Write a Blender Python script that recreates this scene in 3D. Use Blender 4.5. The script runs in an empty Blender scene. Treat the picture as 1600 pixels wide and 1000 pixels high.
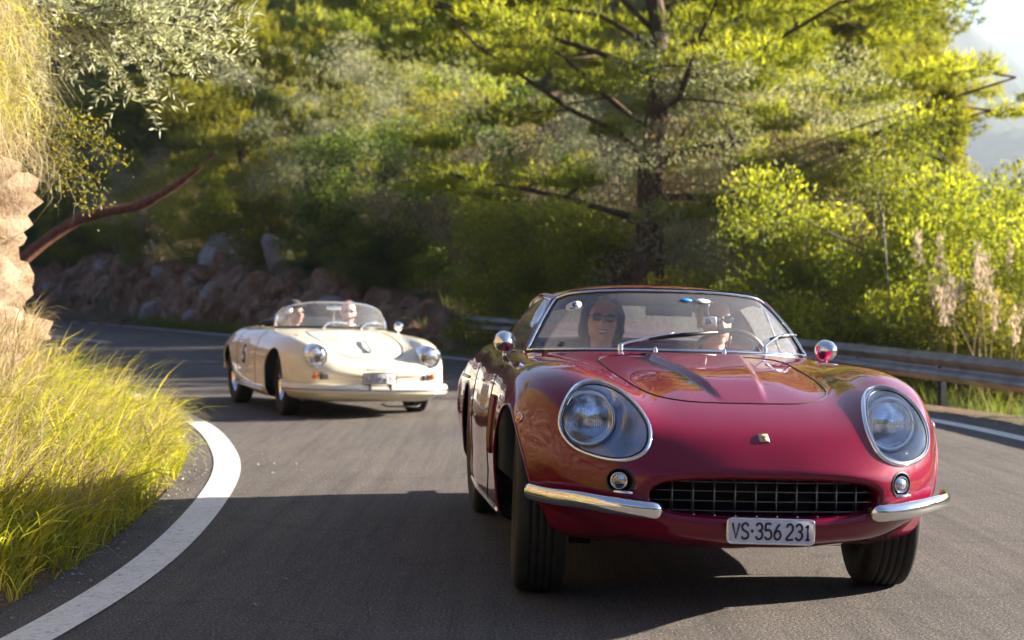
import bpy, bmesh, math, random, mathutils
import numpy as np
from mathutils import Vector, Matrix, Euler
from mathutils.bvhtree import BVHTree

random.seed(7)
RNG = np.random.default_rng(7)
SC = bpy.context.scene
COL = SC.collection

# ------------------------------------------------------------------ camera, sky, sun, exposure
cam_data = bpy.data.cameras.new('camera')
cam = bpy.data.objects.new('camera', cam_data)
COL.objects.link(cam)
cam_data.sensor_width = 36.0
cam_data.lens = 2620.0 / 1600.0 * 36.0
cam_data.clip_start = 0.1
cam_data.clip_end = 20000.0
cam.location = (0, 0, 1.15)
cam.rotation_euler = (math.radians(90) - math.atan((500 - 463) / 2620.0), 0, 0)
cam_data.dof.use_dof = True
cam_data.dof.focus_distance = 6.4
cam_data.dof.aperture_fstop = 3.8
SC.camera = cam

SUN_DIR = Vector((0.965, 0.26, 0.0)).normalized()      # towards the sun, on the ground plane
SUN_EL = math.radians(18.5)
world = bpy.data.worlds.new('World')
SC.world = world
world.use_nodes = True
wn = world.node_tree.nodes
wl = world.node_tree.links
wn.clear()
w_out = wn.new('ShaderNodeOutputWorld')
w_bg = wn.new('ShaderNodeBackground')
w_sky = wn.new('ShaderNodeTexSky')
w_sky.sky_type = 'NISHITA'
w_sky.sun_disc = False
w_sky.sun_elevation = SUN_EL
w_sky.sun_rotation = math.atan2(SUN_DIR.x, SUN_DIR.y)
w_sky.dust_density = 0.0
w_sky.air_density = 0.40
w_sky.ozone_density = 4.0
w_bg.inputs['Strength'].default_value = 0.05
wl.new(w_sky.outputs[0], w_bg.inputs[0])
wl.new(w_bg.outputs[0], w_out.inputs[0])

sun_data = bpy.data.lights.new('sun', 'SUN')
sun_data.energy = 5.0
sun_data.angle = math.radians(0.5)
sun_data.color = (1.0, 0.88, 0.72)
sun = bpy.data.objects.new('sun', sun_data)
COL.objects.link(sun)
to_sun = Vector((SUN_DIR.x * math.cos(SUN_EL), SUN_DIR.y * math.cos(SUN_EL), math.sin(SUN_EL)))
sun.rotation_euler = to_sun.to_track_quat('Z', 'Y').to_euler()
sun.location = (20, 10, 20)

SC.view_settings.view_transform = 'Standard'
SC.view_settings.look = 'None'
SC.view_settings.gamma = 1.0
SC.view_settings.use_curve_mapping = False
SC.view_settings.exposure = 2.55
SC.cycles.max_bounces = 8
SC.cycles.transparent_max_bounces = 12
SC.cycles.caustics_reflective = False
SC.cycles.caustics_refractive = False

# ------------------------------------------------------------------ materials
def srgb(r, g, b):
    return tuple(((c / 255.0) / 12.92 if c / 255.0 <= 0.04045 else ((c / 255.0 + 0.055) / 1.055) ** 2.4) for c in (r, g, b)) + (1,)

class NT:
    """small node-tree builder"""
    def __init__(self, name):
        self.m = bpy.data.materials.new(name)
        self.m.use_nodes = True
        self.t = self.m.node_tree
        self.b = self.t.nodes['Principled BSDF']
        self.out = self.t.nodes['Material Output']
    def n(self, kind, **kw):
        nd = self.t.nodes.new('ShaderNode' + kind)
        for k, v in kw.items():
            if k.startswith('i_'):
                nd.inputs[k[2:].replace('_', ' ')].default_value = v
            elif k.startswith('p_'):
                setattr(nd, k[2:], v)
        return nd
    def l(self, a, b):
        self.t.links.new(a, b)
    def coord(self, scale=(1, 1, 1), kind='Object', rot=(0, 0, 0)):
        c = self.n('TexCoord'); mp = self.n('Mapping')
        mp.inputs['Scale'].default_value = scale
        mp.inputs['Rotation'].default_value = rot
        self.l(c.outputs[kind], mp.inputs['Vector'])
        return mp.outputs[0]
    def noise(self, vec, scale, detail=4.0, rough=0.55):
        nz = self.n('TexNoise'); nz.inputs['Scale'].default_value = scale
        nz.inputs['Detail'].default_value = detail; nz.inputs['Roughness'].default_value = rough
        if vec is not None: self.l(vec, nz.inputs['Vector'])
        return nz.outputs['Fac']
    def ramp(self, fac, stops):
        r = self.n('ValToRGB'); e = r.color_ramp.elements
        while len(e) > 1: e.remove(e[-1])
        e[0].position = stops[0][0]; e[0].color = stops[0][1]
        for p, c in stops[1:]:
            q = e.new(p); q.color = c
        self.l(fac, r.inputs[0])
        return r.outputs[0]
    def bump(self, h, strength=0.3, dist=0.01):
        b = self.n('Bump'); b.inputs['Strength'].default_value = strength; b.inputs['Distance'].default_value = dist
        self.l(h, b.inputs['Height']); self.l(b.outputs[0], self.b.inputs['Normal'])
    def mix(self, fac, a, b, kind='MIX'):
        m = self.n('MixRGB', p_blend_type=kind)
        for s, v in ((0, fac), (1, a), (2, b)):
            if isinstance(v, (int, float, tuple)): m.inputs[s].default_value = v
            else: self.l(v, m.inputs[s])
        return m.outputs[0]

def simple(name, col, rough=0.5, metal=0.0, coat=0.0, spec=None, emit=None, noise=None, bump=None):
    t = NT(name)
    c = col if len(col) == 4 else tuple(col) + (1,)
    t.b.inputs['Base Color'].default_value = c
    t.b.inputs['Roughness'].default_value = rough
    t.b.inputs['Metallic'].default_value = metal
    t.b.inputs['Coat Weight'].default_value = coat
    t.b.inputs['Coat Roughness'].default_value = 0.02
    if spec is not None: t.b.inputs['Specular IOR Level'].default_value = spec
    if noise:
        v = t.noise(t.coord(), noise[0], 5)
        lo = tuple(x * (1 - noise[1]) for x in c[:3]) + (1,); hi = tuple(min(1, x * (1 + noise[1])) for x in c[:3]) + (1,)
        t.l(t.ramp(v, [(0.3, lo), (0.7, hi)]), t.b.inputs['Base Color'])
    if bump:
        t.bump(t.noise(t.coord(), bump[0], 4), bump[1], bump[2])
    return t.m

MAT = {}
def glass_mat(name, tint=(1, 1, 1), refl=1.0, rough=0.0, ior=1.5, body=None):
    """thin pane: see-through with a mirror sheen that follows the angle of view"""
    t = NT(name)
    t.t.nodes.remove(t.b)
    tr = t.n('BsdfTransparent'); tr.inputs[0].default_value = tint + (1,)
    gl = t.n('BsdfGlossy'); gl.inputs['Roughness'].default_value = rough
    gl.inputs[0].default_value = (1, 1, 1, 1)
    lw = t.n('LayerWeight'); lw.inputs[0].default_value = .5      # facing = 1 - |cos|, the same from both sides of the pane
    pw = t.n('Math', p_operation='POWER'); pw.inputs[1].default_value = 5.0; t.l(lw.outputs['Facing'], pw.inputs[0])
    f0 = ((ior - 1) / (ior + 1)) ** 2 * 1.9
    mul = t.n('Math', p_operation='MULTIPLY_ADD'); mul.inputs[1].default_value = (1 - f0) * refl; mul.inputs[2].default_value = f0 * refl
    mul.use_clamp = True
    t.l(pw.outputs[0], mul.inputs[0])
    mx = t.n('MixShader')
    t.l(mul.outputs[0], mx.inputs[0]); t.l(tr.outputs[0], mx.inputs[1]); t.l(gl.outputs[0], mx.inputs[2])
    last = mx.outputs[0]
    if body:                      # thin dust film on the pane
        d1 = t.n('BsdfDiffuse'); d1.inputs[0].default_value = (0.8, 0.8, 0.8, 1)
        d2 = t.n('BsdfTranslucent'); d2.inputs[0].default_value = (0.8, 0.8, 0.8, 1)
        df = t.n('AddShader'); t.l(d1.outputs[0], df.inputs[0]); t.l(d2.outputs[0], df.inputs[1])
        m2 = t.n('MixShader'); m2.inputs[0].default_value = body
        t.l(last, m2.inputs[1]); t.l(df.outputs[0], m2.inputs[2]); last = m2.outputs[0]
    t.l(last, t.out.inputs[0])
    return t.m

def paint(name, col, metal=0.35, rough=0.38, flake=0.25, coat=1.0):
    t = NT(name)
    t.b.inputs['Base Color'].default_value = col + (1,)
    t.b.inputs['Metallic'].default_value = metal
    t.b.inputs['Roughness'].default_value = rough
    t.b.inputs['Coat Weight'].default_value = coat
    t.b.inputs['Coat Roughness'].default_value = 0.015
    t.b.inputs['Coat IOR'].default_value = 1.48
    t.b.inputs['Specular IOR Level'].default_value = 0.04
    v = t.noise(t.coord(), 900.0, 2)
    dark = tuple(c * (1 - flake) for c in col) + (1,); lite = tuple(min(1, c * (1 + flake)) for c in col) + (1,)
    t.l(t.ramp(v, [(0.35, dark), (0.65, lite)]), t.b.inputs['Base Color'])
    dust = t.noise(t.coord(), 6.0, 6)
    r = t.n('MapRange'); r.inputs[3].default_value = 0.0; r.inputs[4].default_value = 0.018
    t.l(dust, r.inputs[0]); t.l(r.outputs[0], t.b.inputs['Coat Roughness'])
    return t.m

MAT['red'] = paint('deep_red_paint', (0.165, 0.0002, 0.021), metal=0.10, rough=0.40)
MAT['cream'] = paint('cream_paint', (0.80, 0.735, 0.57), metal=0.0, rough=0.45, flake=0.02)
MAT['chrome'] = simple('chrome', (0.85, 0.85, 0.87), 0.035, 1.0)
MAT['steel'] = simple('brushed_steel', (0.55, 0.55, 0.56), 0.28, 1.0)
MAT['gunmetal'] = simple('dark_grille_metal', (0.16, 0.16, 0.17), 0.35, 1.0)
MAT['black'] = simple('black_void', (0.006, 0.006, 0.007), 0.8)
MAT['rubber'] = simple('tyre_rubber', (0.013, 0.0115, 0.0105), 0.75, noise=(12, 0.5), bump=(90, .25, .002))
MAT['seal'] = simple('rubber_seal', (0.012, 0.012, 0.013), 0.35)
MAT['leather'] = simple('black_leather', (0.02, 0.018, 0.018), 0.45, bump=(120, 0.2, 0.002))
MAT['cloth_dark'] = simple('headliner_cloth', (0.09, 0.085, 0.08), 0.9)
MAT['tan'] = simple('tan_trim', (0.18, 0.09, 0.045), 0.6, bump=(120, 0.2, 0.002))
MAT['orange'] = simple('orange_lens', (0.85, 0.16, 0.01), 0.15, coat=1.0)
MAT['glass'] = glass_mat('windscreen_glass', (0.95, 0.98, 0.99), 1.0, 0.0, 1.55, 0.07)
MAT['cover'] = glass_mat('headlamp_cover_glass', (0.95, 0.97, 1.0), 1.0, 0.0, 1.38, 0.0)
MAT['mirror'] = simple('mirror_glass', (0.9, 0.9, 0.9), 0.01, 1.0)
MAT['plate'] = simple('plate_white', (0.62, 0.62, 0.66), 0.5, noise=(160, 0.06))
MAT['ink'] = simple('plate_ink', (0.015, 0.015, 0.03), 0.4)
MAT['white'] = simple('white_print', (0.75, 0.75, 0.73), 0.5)
MAT['bucket'] = simple('lamp_bucket_silver', (0.50, 0.52, 0.60), 0.22, 0.9)

def lens_mat():
    t = NT('ribbed_headlamp_lens')
    t.b.inputs['Base Color'].default_value = (0.62, 0.66, 0.70, 1)
    t.b.inputs['Metallic'].default_value = 0.75
    t.b.inputs['Roughness'].default_value = 0.04
    t.b.inputs['Coat Weight'].default_value = 1.0
    w = t.n('TexWave', p_wave_type='BANDS', p_bands_direction='X')
    w.inputs['Scale'].default_value = 38.0; w.inputs['Distortion'].default_value = 0.6
    t.l(t.coord(), w.inputs['Vector'])
    b = t.noise(t.coord(), 14.0, 3)
    m = t.mix(0.35, w.outputs['Fac'], b)
    t.bump(m, 0.40, 0.003)
    t.l(t.ramp(b, [(0.38, (0.12, 0.115, 0.10, 1)), (0.55, (0.92, 0.95, 1.0, 1))]), t.b.inputs['Base Color'])  # pale and dark blotches: reflections in the lens put into its colour
    return t.m
MAT['lens'] = lens_mat()

# ------------------------------------------------------------------ object helpers
def props(o, label=None, cat=None, group=None, kind=None):
    if label: o['label'] = label
    if cat: o['category'] = cat
    if group: o['group'] = group
    if kind: o['kind'] = kind
    return o

def empty(name, loc=(0, 0, 0), rz=0.0, label=None, cat=None, group=None):
    o = bpy.data.objects.new(name, None)
    o.empty_display_size = 0.1
    o.location = loc; o.rotation_euler = (0, 0, rz)
    COL.objects.link(o)
    return props(o, label, cat, group)

def mk(name, V, F, mat, parent=None, smooth=True, normals=None, loc=None, rot=None, mats=None, mi=None):
    me = bpy.data.meshes.new(name)
    V = np.asarray(V, dtype=np.float32).reshape(-1, 3)
    if isinstance(F, np.ndarray) and F.ndim == 2:
        nf, k = F.shape
        me.vertices.add(len(V)); me.vertices.foreach_set('co', V.ravel())
        me.loops.add(nf * k); me.loops.foreach_set('vertex_index', F.astype(np.int32).ravel())
        me.polygons.add(nf)
        me.polygons.foreach_set('loop_start', np.arange(0, nf * k, k, dtype=np.int32))
        me.polygons.foreach_set('loop_total', np.full(nf, k, dtype=np.int32))
        me.update(calc_edges=True)
    else:
        me.from_pydata(V.tolist(), [], [list(map(int, f)) for f in F])
        me.update()
    for m in (mats or [mat]): me.materials.append(m)
    if mi is not None: me.polygons.foreach_set('material_index', np.asarray(mi, dtype=np.int32))
    me.polygons.foreach_set('use_smooth', np.full(len(me.polygons), bool(smooth)))
    if normals is not None:
        me.normals_split_custom_set_from_vertices(np.asarray(normals).tolist())
    o = bpy.data.objects.new(name, me)
    COL.objects.link(o)
    if parent: o.parent = parent
    if loc: o.location = loc
    if rot: o.rotation_euler = rot
    return o

class MB:
    def __init__(self): self.v = []; self.f = []; self.mi = []
    def add(self, V, F, mi=0):
        b = len(self.v)
        self.v += [tuple(p) for p in V]; self.f += [tuple(i + b for i in q) for q in F]; self.mi += [mi] * len(F)
        return self
    def box(self, c, s, rot=None, mi=0, bev=0.0):
        hx, hy, hz = s[0] / 2, s[1] / 2, s[2] / 2
        R = Euler(rot).to_matrix() if rot else Matrix.Identity(3)
        if bev <= 0:
            V = [Vector((x * hx, y * hy, z * hz)) for x in (-1, 1) for y in (-1, 1) for z in (-1, 1)]
            F = [(0, 1, 3, 2), (4, 6, 7, 5), (0, 4, 5, 1), (2, 3, 7, 6), (0, 2, 6, 4), (1, 5, 7, 3)]
        else:
            bm = bmesh.new(); bmesh.ops.create_cube(bm, size=1.0)
            for v in bm.verts: v.co = Vector((v.co.x * s[0], v.co.y * s[1], v.co.z * s[2]))
            bmesh.ops.bevel(bm, geom=list(bm.edges), offset=min(bev, min(s) * 0.45), segments=2, affect='EDGES', profile=0.5)
            V = [v.co.copy() for v in bm.verts]; F = [[v.index for v in f.verts] for f in bm.faces]
            bm.free()
        V = [R @ v + Vector(c) for v in V]
        return self.add(V, F, mi)
    def tube(self, pts, r, seg=8, closed=False, cap=True, mi=0, flat=1.0, up=(0, 0, 1)):
        V, F = tube_vf(pts, r, seg, closed, cap, flat, up)
        return self.add(V, F, mi)
    def lathe(self, prof, seg=32, axis='Y', c=(0, 0, 0), mi=0, R=None):
        V = []; F = []
        for (r, h) in prof:
            for i in range(seg):
                a = 2 * math.pi * i / seg
                p = Vector((r * math.cos(a), h, r * math.sin(a))) if axis == 'Y' else (Vector((h, r * math.cos(a), r * math.sin(a))) if axis == 'X' else Vector((r * math.cos(a), r * math.sin(a), h)))
                if R is not None: p = R @ p
                V.append(p + Vector(c))
        for j in range(len(prof) - 1):
            for i in range(seg):
                k = (i + 1) % seg
                F.append((j * seg + i, j * seg + k, (j + 1) * seg + k, (j + 1) * seg + i))
        return self.add(V, F, mi)
    def ell(self, c, s, seg=20, rings=12, mi=0, R=None):
        V = []; F = []
        for j in range(rings + 1):
            t = math.pi * j / rings
            for i in range(seg):
                a = 2 * math.pi * i / seg
                p = Vector((s[0] * math.sin(t) * math.cos(a), s[1] * math.sin(t) * math.sin(a), s[2] * math.cos(t)))
                if R is not None: p = R @ p
                V.append(p + Vector(c))
        for j in range(rings):
            for i in range(seg):
                k = (i + 1) % seg
                F.append((j * seg + i, (j + 1) * seg + i, (j + 1) * seg + k, j * seg + k))
        return self.add(V, F, mi)
    def build(self, name, mat, parent=None, smooth=True, mats=None, **kw):
        o = mk(name, self.v, self.f, mat, parent, smooth, mats=mats, mi=self.mi, **kw)
        return o

def tube_vf(pts, r, seg=8, closed=False, cap=True, flat=1.0, up=(0, 0, 1)):
    P = [Vector(p) for p in pts]; n = len(P)
    if not hasattr(r, '__len__'): r = [r] * n
    V = []; F = []
    N = None
    for i in range(n):
        a = P[(i - 1) % n] if (closed or i > 0) else P[i]
        b = P[(i + 1) % n] if (closed or i < n - 1) else P[i]
        T = (b - a)
        if T.length < 1e-9: T = Vector((0, 0, 1))
        T.normalize()
        if N is None:
            U = Vector(up)
            if abs(T.dot(U)) > 0.95: U = Vector((1, 0, 0))
            N = (U - T * U.dot(T)).normalized()
        else:
            N = (N - T * N.dot(T)).normalized()
        B = T.cross(N)
        for k in range(seg):
            t = 2 * math.pi * k / seg
            V.append(P[i] + N * (math.cos(t) * r[i]) + B * (math.sin(t) * r[i] * flat))
    m = n if closed else n - 1
    for i in range(m):
        j = (i + 1) % n
        for k in range(seg):
            q = (k + 1) % seg
            F.append((i * seg + k, i * seg + q, j * seg + q, j * seg + k))
    if cap and not closed:
        F.append(tuple(range(seg - 1, -1, -1))); F.append(tuple((n - 1) * seg + k for k in range(seg)))
    return V, F

def smooth_path(pts, n, closed=False):
    P = np.array([tuple(p) for p in pts], float)
    if closed: P = np.vstack([P, P[:1]])
    d = np.sqrt(np.linalg.norm(np.diff(P, axis=0), axis=1)) + 1e-9
    t = np.concatenate([[0], np.cumsum(d)])
    return hermite(P, t, np.linspace(0, t[-1], n + (1 if closed else 0))[: n], closed)

def hermite(P, t, q, closed=False):
    """non-uniform Catmull-Rom along axis 0"""
    P = np.asarray(P, float); n = len(t)
    dt = np.diff(t)
    sh = (-1,) + (1,) * (P.ndim - 1)
    S = np.diff(P, axis=0) / dt.reshape(sh)
    T = np.zeros_like(P)
    T[1:-1] = (S[:-1] * dt[1:].reshape(sh) + S[1:] * dt[:-1].reshape(sh)) / (dt[1:] + dt[:-1]).reshape(sh)
    if closed:
        T[0] = T[-1] = (S[-1] * dt[0] + S[0] * dt[-1]) / (dt[0] + dt[-1])
    else:
        T[0] = S[0]; T[-1] = S[-1]
    i = np.clip(np.searchsorted(t, q, side='right') - 1, 0, n - 2)
    u = ((q - t[i]) / dt[i]).reshape(sh); h = dt[i].reshape(sh)
    return ((2 * u**3 - 3 * u**2 + 1) * P[i] + (u**3 - 2 * u**2 + u) * h * T[i] + (-2 * u**3 + 3 * u**2) * P[i + 1] + (u**3 - u**2) * h * T[i + 1])

def loft(rings, sub_j=10, sub_k=10):
    """rings: J x K x 3 half loops (x >= 0) -> dense full closed loops. Returns grid (J', K', 3)."""
    R = np.array(rings, float); J, K, _ = R.shape
    mir = R[:, 1:-1][:, ::-1] * np.array([-1, 1, 1])
    full = np.concatenate([R, mir, R[:, :1]], axis=1)
    dk = np.sqrt(np.linalg.norm(np.diff(full, axis=1), axis=2).mean(axis=0)) + 1e-4
    tk = np.concatenate([[0], np.cumsum(dk)])
    nk = full.shape[1] - 1
    q = np.concatenate([np.linspace(tk[i], tk[i + 1], sub_k, endpoint=False) for i in range(nk)])
    G = np.transpose(hermite(np.transpose(full, (1, 0, 2)), tk, q, True), (1, 0, 2))
    dj = np.sqrt(np.linalg.norm(np.diff(full, axis=0), axis=2).mean(axis=1)) + 1e-4
    tj = np.concatenate([[0], np.cumsum(dj)])
    q = np.concatenate([np.linspace(tj[i], tj[i + 1], sub_j, endpoint=False) for i in range(J - 1)] + [[tj[-1]]])
    return hermite(G, tj, q)

class Shell:
    """closed-loop grid surface with clean cut-outs and shared normals"""
    def __init__(self, G):
        self.G = G; nj, nk, _ = G.shape
        self.V = G.reshape(-1, 3).copy()
        j, k = np.meshgrid(np.arange(nj - 1), np.arange(nk), indexing='ij')
        a = j * nk + k; b = j * nk + (k + 1) % nk; c = (j + 1) * nk + (k + 1) % nk; d = (j + 1) * nk + k
        self.F = np.stack([a, d, c, b], -1).reshape(-1, 4)
        self.refresh()
        self.alive = np.ones(len(self.F), bool)
    def refresh(self):
        V, F = self.V, self.F
        fn = np.cross(V[F[:, 2]] - V[F[:, 0]], V[F[:, 3]] - V[F[:, 1]])
        N = np.zeros_like(V)
        for c in range(4): np.add.at(N, F[:, c], fn)
        self.N = N / (np.linalg.norm(N, axis=1, keepdims=True) + 1e-12)
        self.bvh = BVHTree.FromPolygons([tuple(v) for v in V], [tuple(f) for f in F.tolist()])
    def ray(self, o, d):
        return self.bvh.ray_cast(Vector(o), Vector(d))
    def cut(self, test, poly, ax, cond):
        """remove faces whose centre is inside poly (in the plane ax) and satisfies cond; snap the rim to poly"""
        C = self.V[self.F].mean(axis=1)
        ins = inside(poly, C[:, ax]) & cond(C) & self.alive
        self.alive &= ~ins
        rim = np.intersect1d(np.unique(self.F[ins]), np.unique(self.F[self.alive]))
        P = np.array(poly, float)
        for v in rim:
            p = self.V[v]; q = nearest(P, p[list(ax)])
            if np.hypot(*(q - p[list(ax)])) > .028: continue
            other = [a for a in (0, 1, 2) if a not in ax][0]
            d = [0, 0, 0]; d[other] = 1.0
            o = [0, 0, 0]; o[ax[0]] = q[0]; o[ax[1]] = q[1]; o[other] = p[other] - 0.12
            best = None
            for _ in range(3):
                h = self.ray(o, d)
                if h[0] is None: break
                if best is None or abs(h[0][other] - p[other]) < abs(best[other] - p[other]): best = h[0]
                o[other] = h[0][other] + 0.002
            if best is not None and abs(best[other] - p[other]) < 0.1: self.V[v] = best
            else: self.V[v, list(ax)] = q
    def split(self, mask):
        """take faces in mask out; return (V, F, N)"""
        m = mask & self.alive
        self.alive &= ~m
        return self.sub(m)
    def sub(self, m):
        F = self.F[m]; u, inv = np.unique(F, return_inverse=True)
        return self.V[u], inv.reshape(F.shape), self.N[u]
    def centres(self): return self.V[self.F].mean(axis=1)
    def make(self, name, mat, parent, mask=None):
        V, F, N = self.sub(self.alive) if mask is None else self.split(mask)
        return mk(name, V, F, mat, parent, True, N)

def inside(poly, P):
    P = np.asarray(P); x, y = P[:, 0], P[:, 1]; r = np.zeros(len(P), bool); n = len(poly)
    for i in range(n):
        x1, y1 = poly[i]; x2, y2 = poly[(i + 1) % n]
        c = ((y1 > y) != (y2 > y)) & (x < (x2 - x1) * (y - y1) / ((y2 - y1) if y2 != y1 else 1e-12) + x1)
        r ^= c
    return r

def nearest(P, q):
    A = P; B = np.roll(P, -1, axis=0); d = B - A
    t = np.clip(((q - A) * d).sum(1) / ((d * d).sum(1) + 1e-12), 0, 1)
    C = A + d * t[:, None]
    return C[np.argmin(((C - q) ** 2).sum(1))]

def fan_patch(outline, centre, rings=8):
    """polar grid between an outline (list of 2D) and its centre"""
    P = np.array(outline, float); c = np.array(centre, float); out = []
    for j in range(rings + 1):
        out.append(c + (P - c) * (j / rings))
    return np.array(out)

def polar_faces(rings, n):
    F = []
    for j in range(rings):
        for i in range(n):
            k = (i + 1) % n
            if j == 0: F.append((0 + i, n + i, n + k))
            else: F.append((j * n + i, (j + 1) * n + i, (j + 1) * n + k, j * n + k))
    return F

def mirror_x(V): return [(-p[0], p[1], p[2]) for p in V]
def flip(F): return [tuple(reversed(f)) for f in F]

def copy_tree(o, parent=None):
    c = o.copy(); COL.objects.link(c)
    if parent is not None: c.parent = parent
    for ch in list(o.children): copy_tree(ch, c)
    return c
# ------------------------------------------------------------------ the red coupe
RED_RINGS = [
 # mouth recess, mouth lip inner, lip outer, nose ... tail.  12 points: top centre -> side -> bottom centre
 [(0,-.70,0.485),(.16,-.70,0.485),(.29,-.69,0.478),(.36,-.68,0.467),(.392,-.67,0.450),(.402,-.665,0.433),(.403,-.663,0.423),(.398,-.665,0.411),(.376,-.67,0.391),(.32,-.68,0.373),(.17,-.70,0.363),(0,-.70,0.363)],
 [(0,-.842,0.492),(.16,-.838,0.491),(.29,-.824,0.485),(.365,-.806,0.472),(.398,-.794,0.454),(.408,-.789,0.436),(.409,-.788,0.423),(.404,-.79,0.408),(.382,-.798,0.387),(.325,-.815,0.368),(.17,-.836,0.357),(0,-.842,0.356)],
 [(0,-.856,0.509),(.165,-.852,0.508),(.30,-.836,0.502),(.38,-.815,0.488),(.418,-.800,0.465),(.43,-.793,0.441),(.432,-.791,0.423),(.426,-.793,0.401),(.398,-.806,0.372),(.335,-.824,0.351),(.17,-.850,0.338),(0,-.856,0.336)],
 [(0,-.832,.553),(.17,-.828,.553),(.32,-.803,.553),(.43,-.772,.545),(.495,-.748,.525),(.53,-.730,.495),(.545,-.720,.450),(.54,-.722,.40),(.49,-.750,.350),(.38,-.790,.318),(.19,-.832,.302),(0,-.84,.300)],
 [(0,-.755,.630),(.18,-.748,.631),(.335,-.722,.638),(.45,-.690,.645),(.56,-.64,.625),(.635,-.60,.585),(.672,-.575,.52),(.674,-.570,.44),(.62,-.62,.36),(.46,-.71,.295),(.22,-.795,.272),(0,-.805,.268)],
 [(0,-.62,.695),(.185,-.61,.697),(.345,-.585,.706),(.465,-.55,.735),(.585,-.475,.750),(.695,-.43,.710),(.748,-.395,.62),(.768,-.38,.50),(.735,-.41,.38),(.57,-.52,.275),(.25,-.66,.240),(0,-.68,.235)],
 [(0,-.42,.755),(.19,-.41,.757),(.36,-.39,.760),(.48,-.35,.797),(.60,-.28,.824),(.73,-.24,.785),(.798,-.22,.69),(.828,-.21,.54),(.812,-.22,.39),(.74,-.27,.25),(.3,-.42,.21),(0,-.44,.20)],
 [(0,-.15,.812),(.20,-.14,.813),(.38,-.1,.803),(.49,-.04,.838),(.61,.0,.862),(.75,.02,.825),(.815,.02,.74),(.845,.02,.56),(.84,.02,.38),(.79,.02,.22),(.35,-.05,.19),(0,-.1,.19)],
 [(0,.2,.858),(.21,.2,.858),(.40,.24,.842),(.51,.3,.856),(.62,.33,.870),(.75,.33,.84),(.81,.33,.76),(.842,.33,.58),(.835,.33,.38),(.79,.33,.21),(.38,.3,.18),(0,.25,.18)],
 [(0,.47,.890),(.22,.49,.889),(.42,.54,.876),(.54,.62,.872),(.63,.64,.872),(.74,.64,.845),(.80,.64,.77),(.832,.64,.58),(.825,.64,.38),(.79,.64,.2),(.4,.6,.17),(0,.6,.17)],
 [(0,.66,.900),(.25,.70,.900),(.45,.80,.895),(.585,.93,.888),(.65,.96,.878),(.73,.95,.852),(.79,.95,.78),(.825,.95,.58),(.82,.95,.38),(.79,.95,.2),(.4,.95,.17),(0,.95,.17)],
 [(0,1.3,.88),(.25,1.3,.88),(.45,1.33,.88),(.585,1.36,.88),(.655,1.38,.872),(.73,1.38,.85),(.79,1.38,.78),(.825,1.38,.58),(.82,1.38,.38),(.79,1.38,.2),(.4,1.38,.17),(0,1.38,.17)],
 [(0,1.95,.90),(.25,1.95,.90),(.45,1.95,.90),(.585,1.95,.895),(.655,1.95,.89),(.72,1.95,.86),(.77,1.95,.78),(.80,1.95,.6),(.795,1.95,.38),(.77,1.95,.2),(.4,1.95,.17),(0,1.95,.17)],
 [(0,2.42,.935),(.24,2.42,.932),(.42,2.42,.922),(.54,2.42,.908),(.62,2.42,.90),(.71,2.42,.87),(.765,2.42,.78),(.79,2.42,.6),(.785,2.42,.4),(.76,2.42,.22),(.4,2.42,.2),(0,2.42,.2)],
 [(0,2.95,.885),(.22,2.95,.883),(.40,2.95,.876),(.52,2.95,.868),(.62,2.95,.855),(.70,2.95,.82),(.755,2.95,.74),(.775,2.95,.59),(.77,2.95,.42),(.72,2.95,.27),(.4,2.95,.24),(0,2.95,.24)],
 [(0,3.33,.80),(.2,3.33,.80),(.38,3.33,.795),(.50,3.32,.785),(.58,3.30,.77),(.67,3.27,.74),(.74,3.24,.68),(.765,3.22,.58),(.75,3.22,.44),(.68,3.25,.34),(.38,3.3,.31),(0,3.32,.31)],
 [(0,3.44,.73),(.18,3.44,.73),(.34,3.43,.725),(.45,3.42,.715),(.52,3.41,.70),(.60,3.39,.68),(.65,3.37,.63),(.665,3.36,.56),(.65,3.36,.47),(.58,3.38,.41),(.34,3.42,.39),(0,3.43,.39)],
 [(0,3.47,.56),(.01,3.47,.56),(.02,3.47,.56),(.03,3.47,.56),(.035,3.47,.56),(.04,3.47,.56),(.045,3.47,.555),(.05,3.47,.55),(.045,3.47,.545),(.03,3.47,.54),(.015,3.47,.54),(0,3.47,.54)],
]
BODY_TILT = Euler((math.radians(-0.6), math.radians(1.5), 0))

def tilt_children(root, tilt, dz, skip=('wheel',)):
    for o in root.children:
        if o.name.split('.')[0] in skip: continue
        o.rotation_mode = 'XYZ'
        o.matrix_basis = Matrix.Translation((0, 0, dz)) @ tilt.to_matrix().to_4x4() @ o.matrix_basis

def project_outline(sh, outline, ax, start, direction, off=0.0):
    """outline in plane ax, cast along direction on the shell; returns 3D points"""
    out = []
    other = [a for a in (0, 1, 2) if a not in ax][0]
    for q in outline:
        o = [0, 0, 0]; o[ax[0]] = q[0]; o[ax[1]] = q[1]; o[other] = start
        h = sh.ray(o, direction)
        if h[0] is None:
            out.append(out[-1] if out else Vector(o)); continue
        n = h[1] if h[1].dot(Vector(direction)) < 0 else -h[1]
        out.append(h[0] + n * off)
    return out

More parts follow.
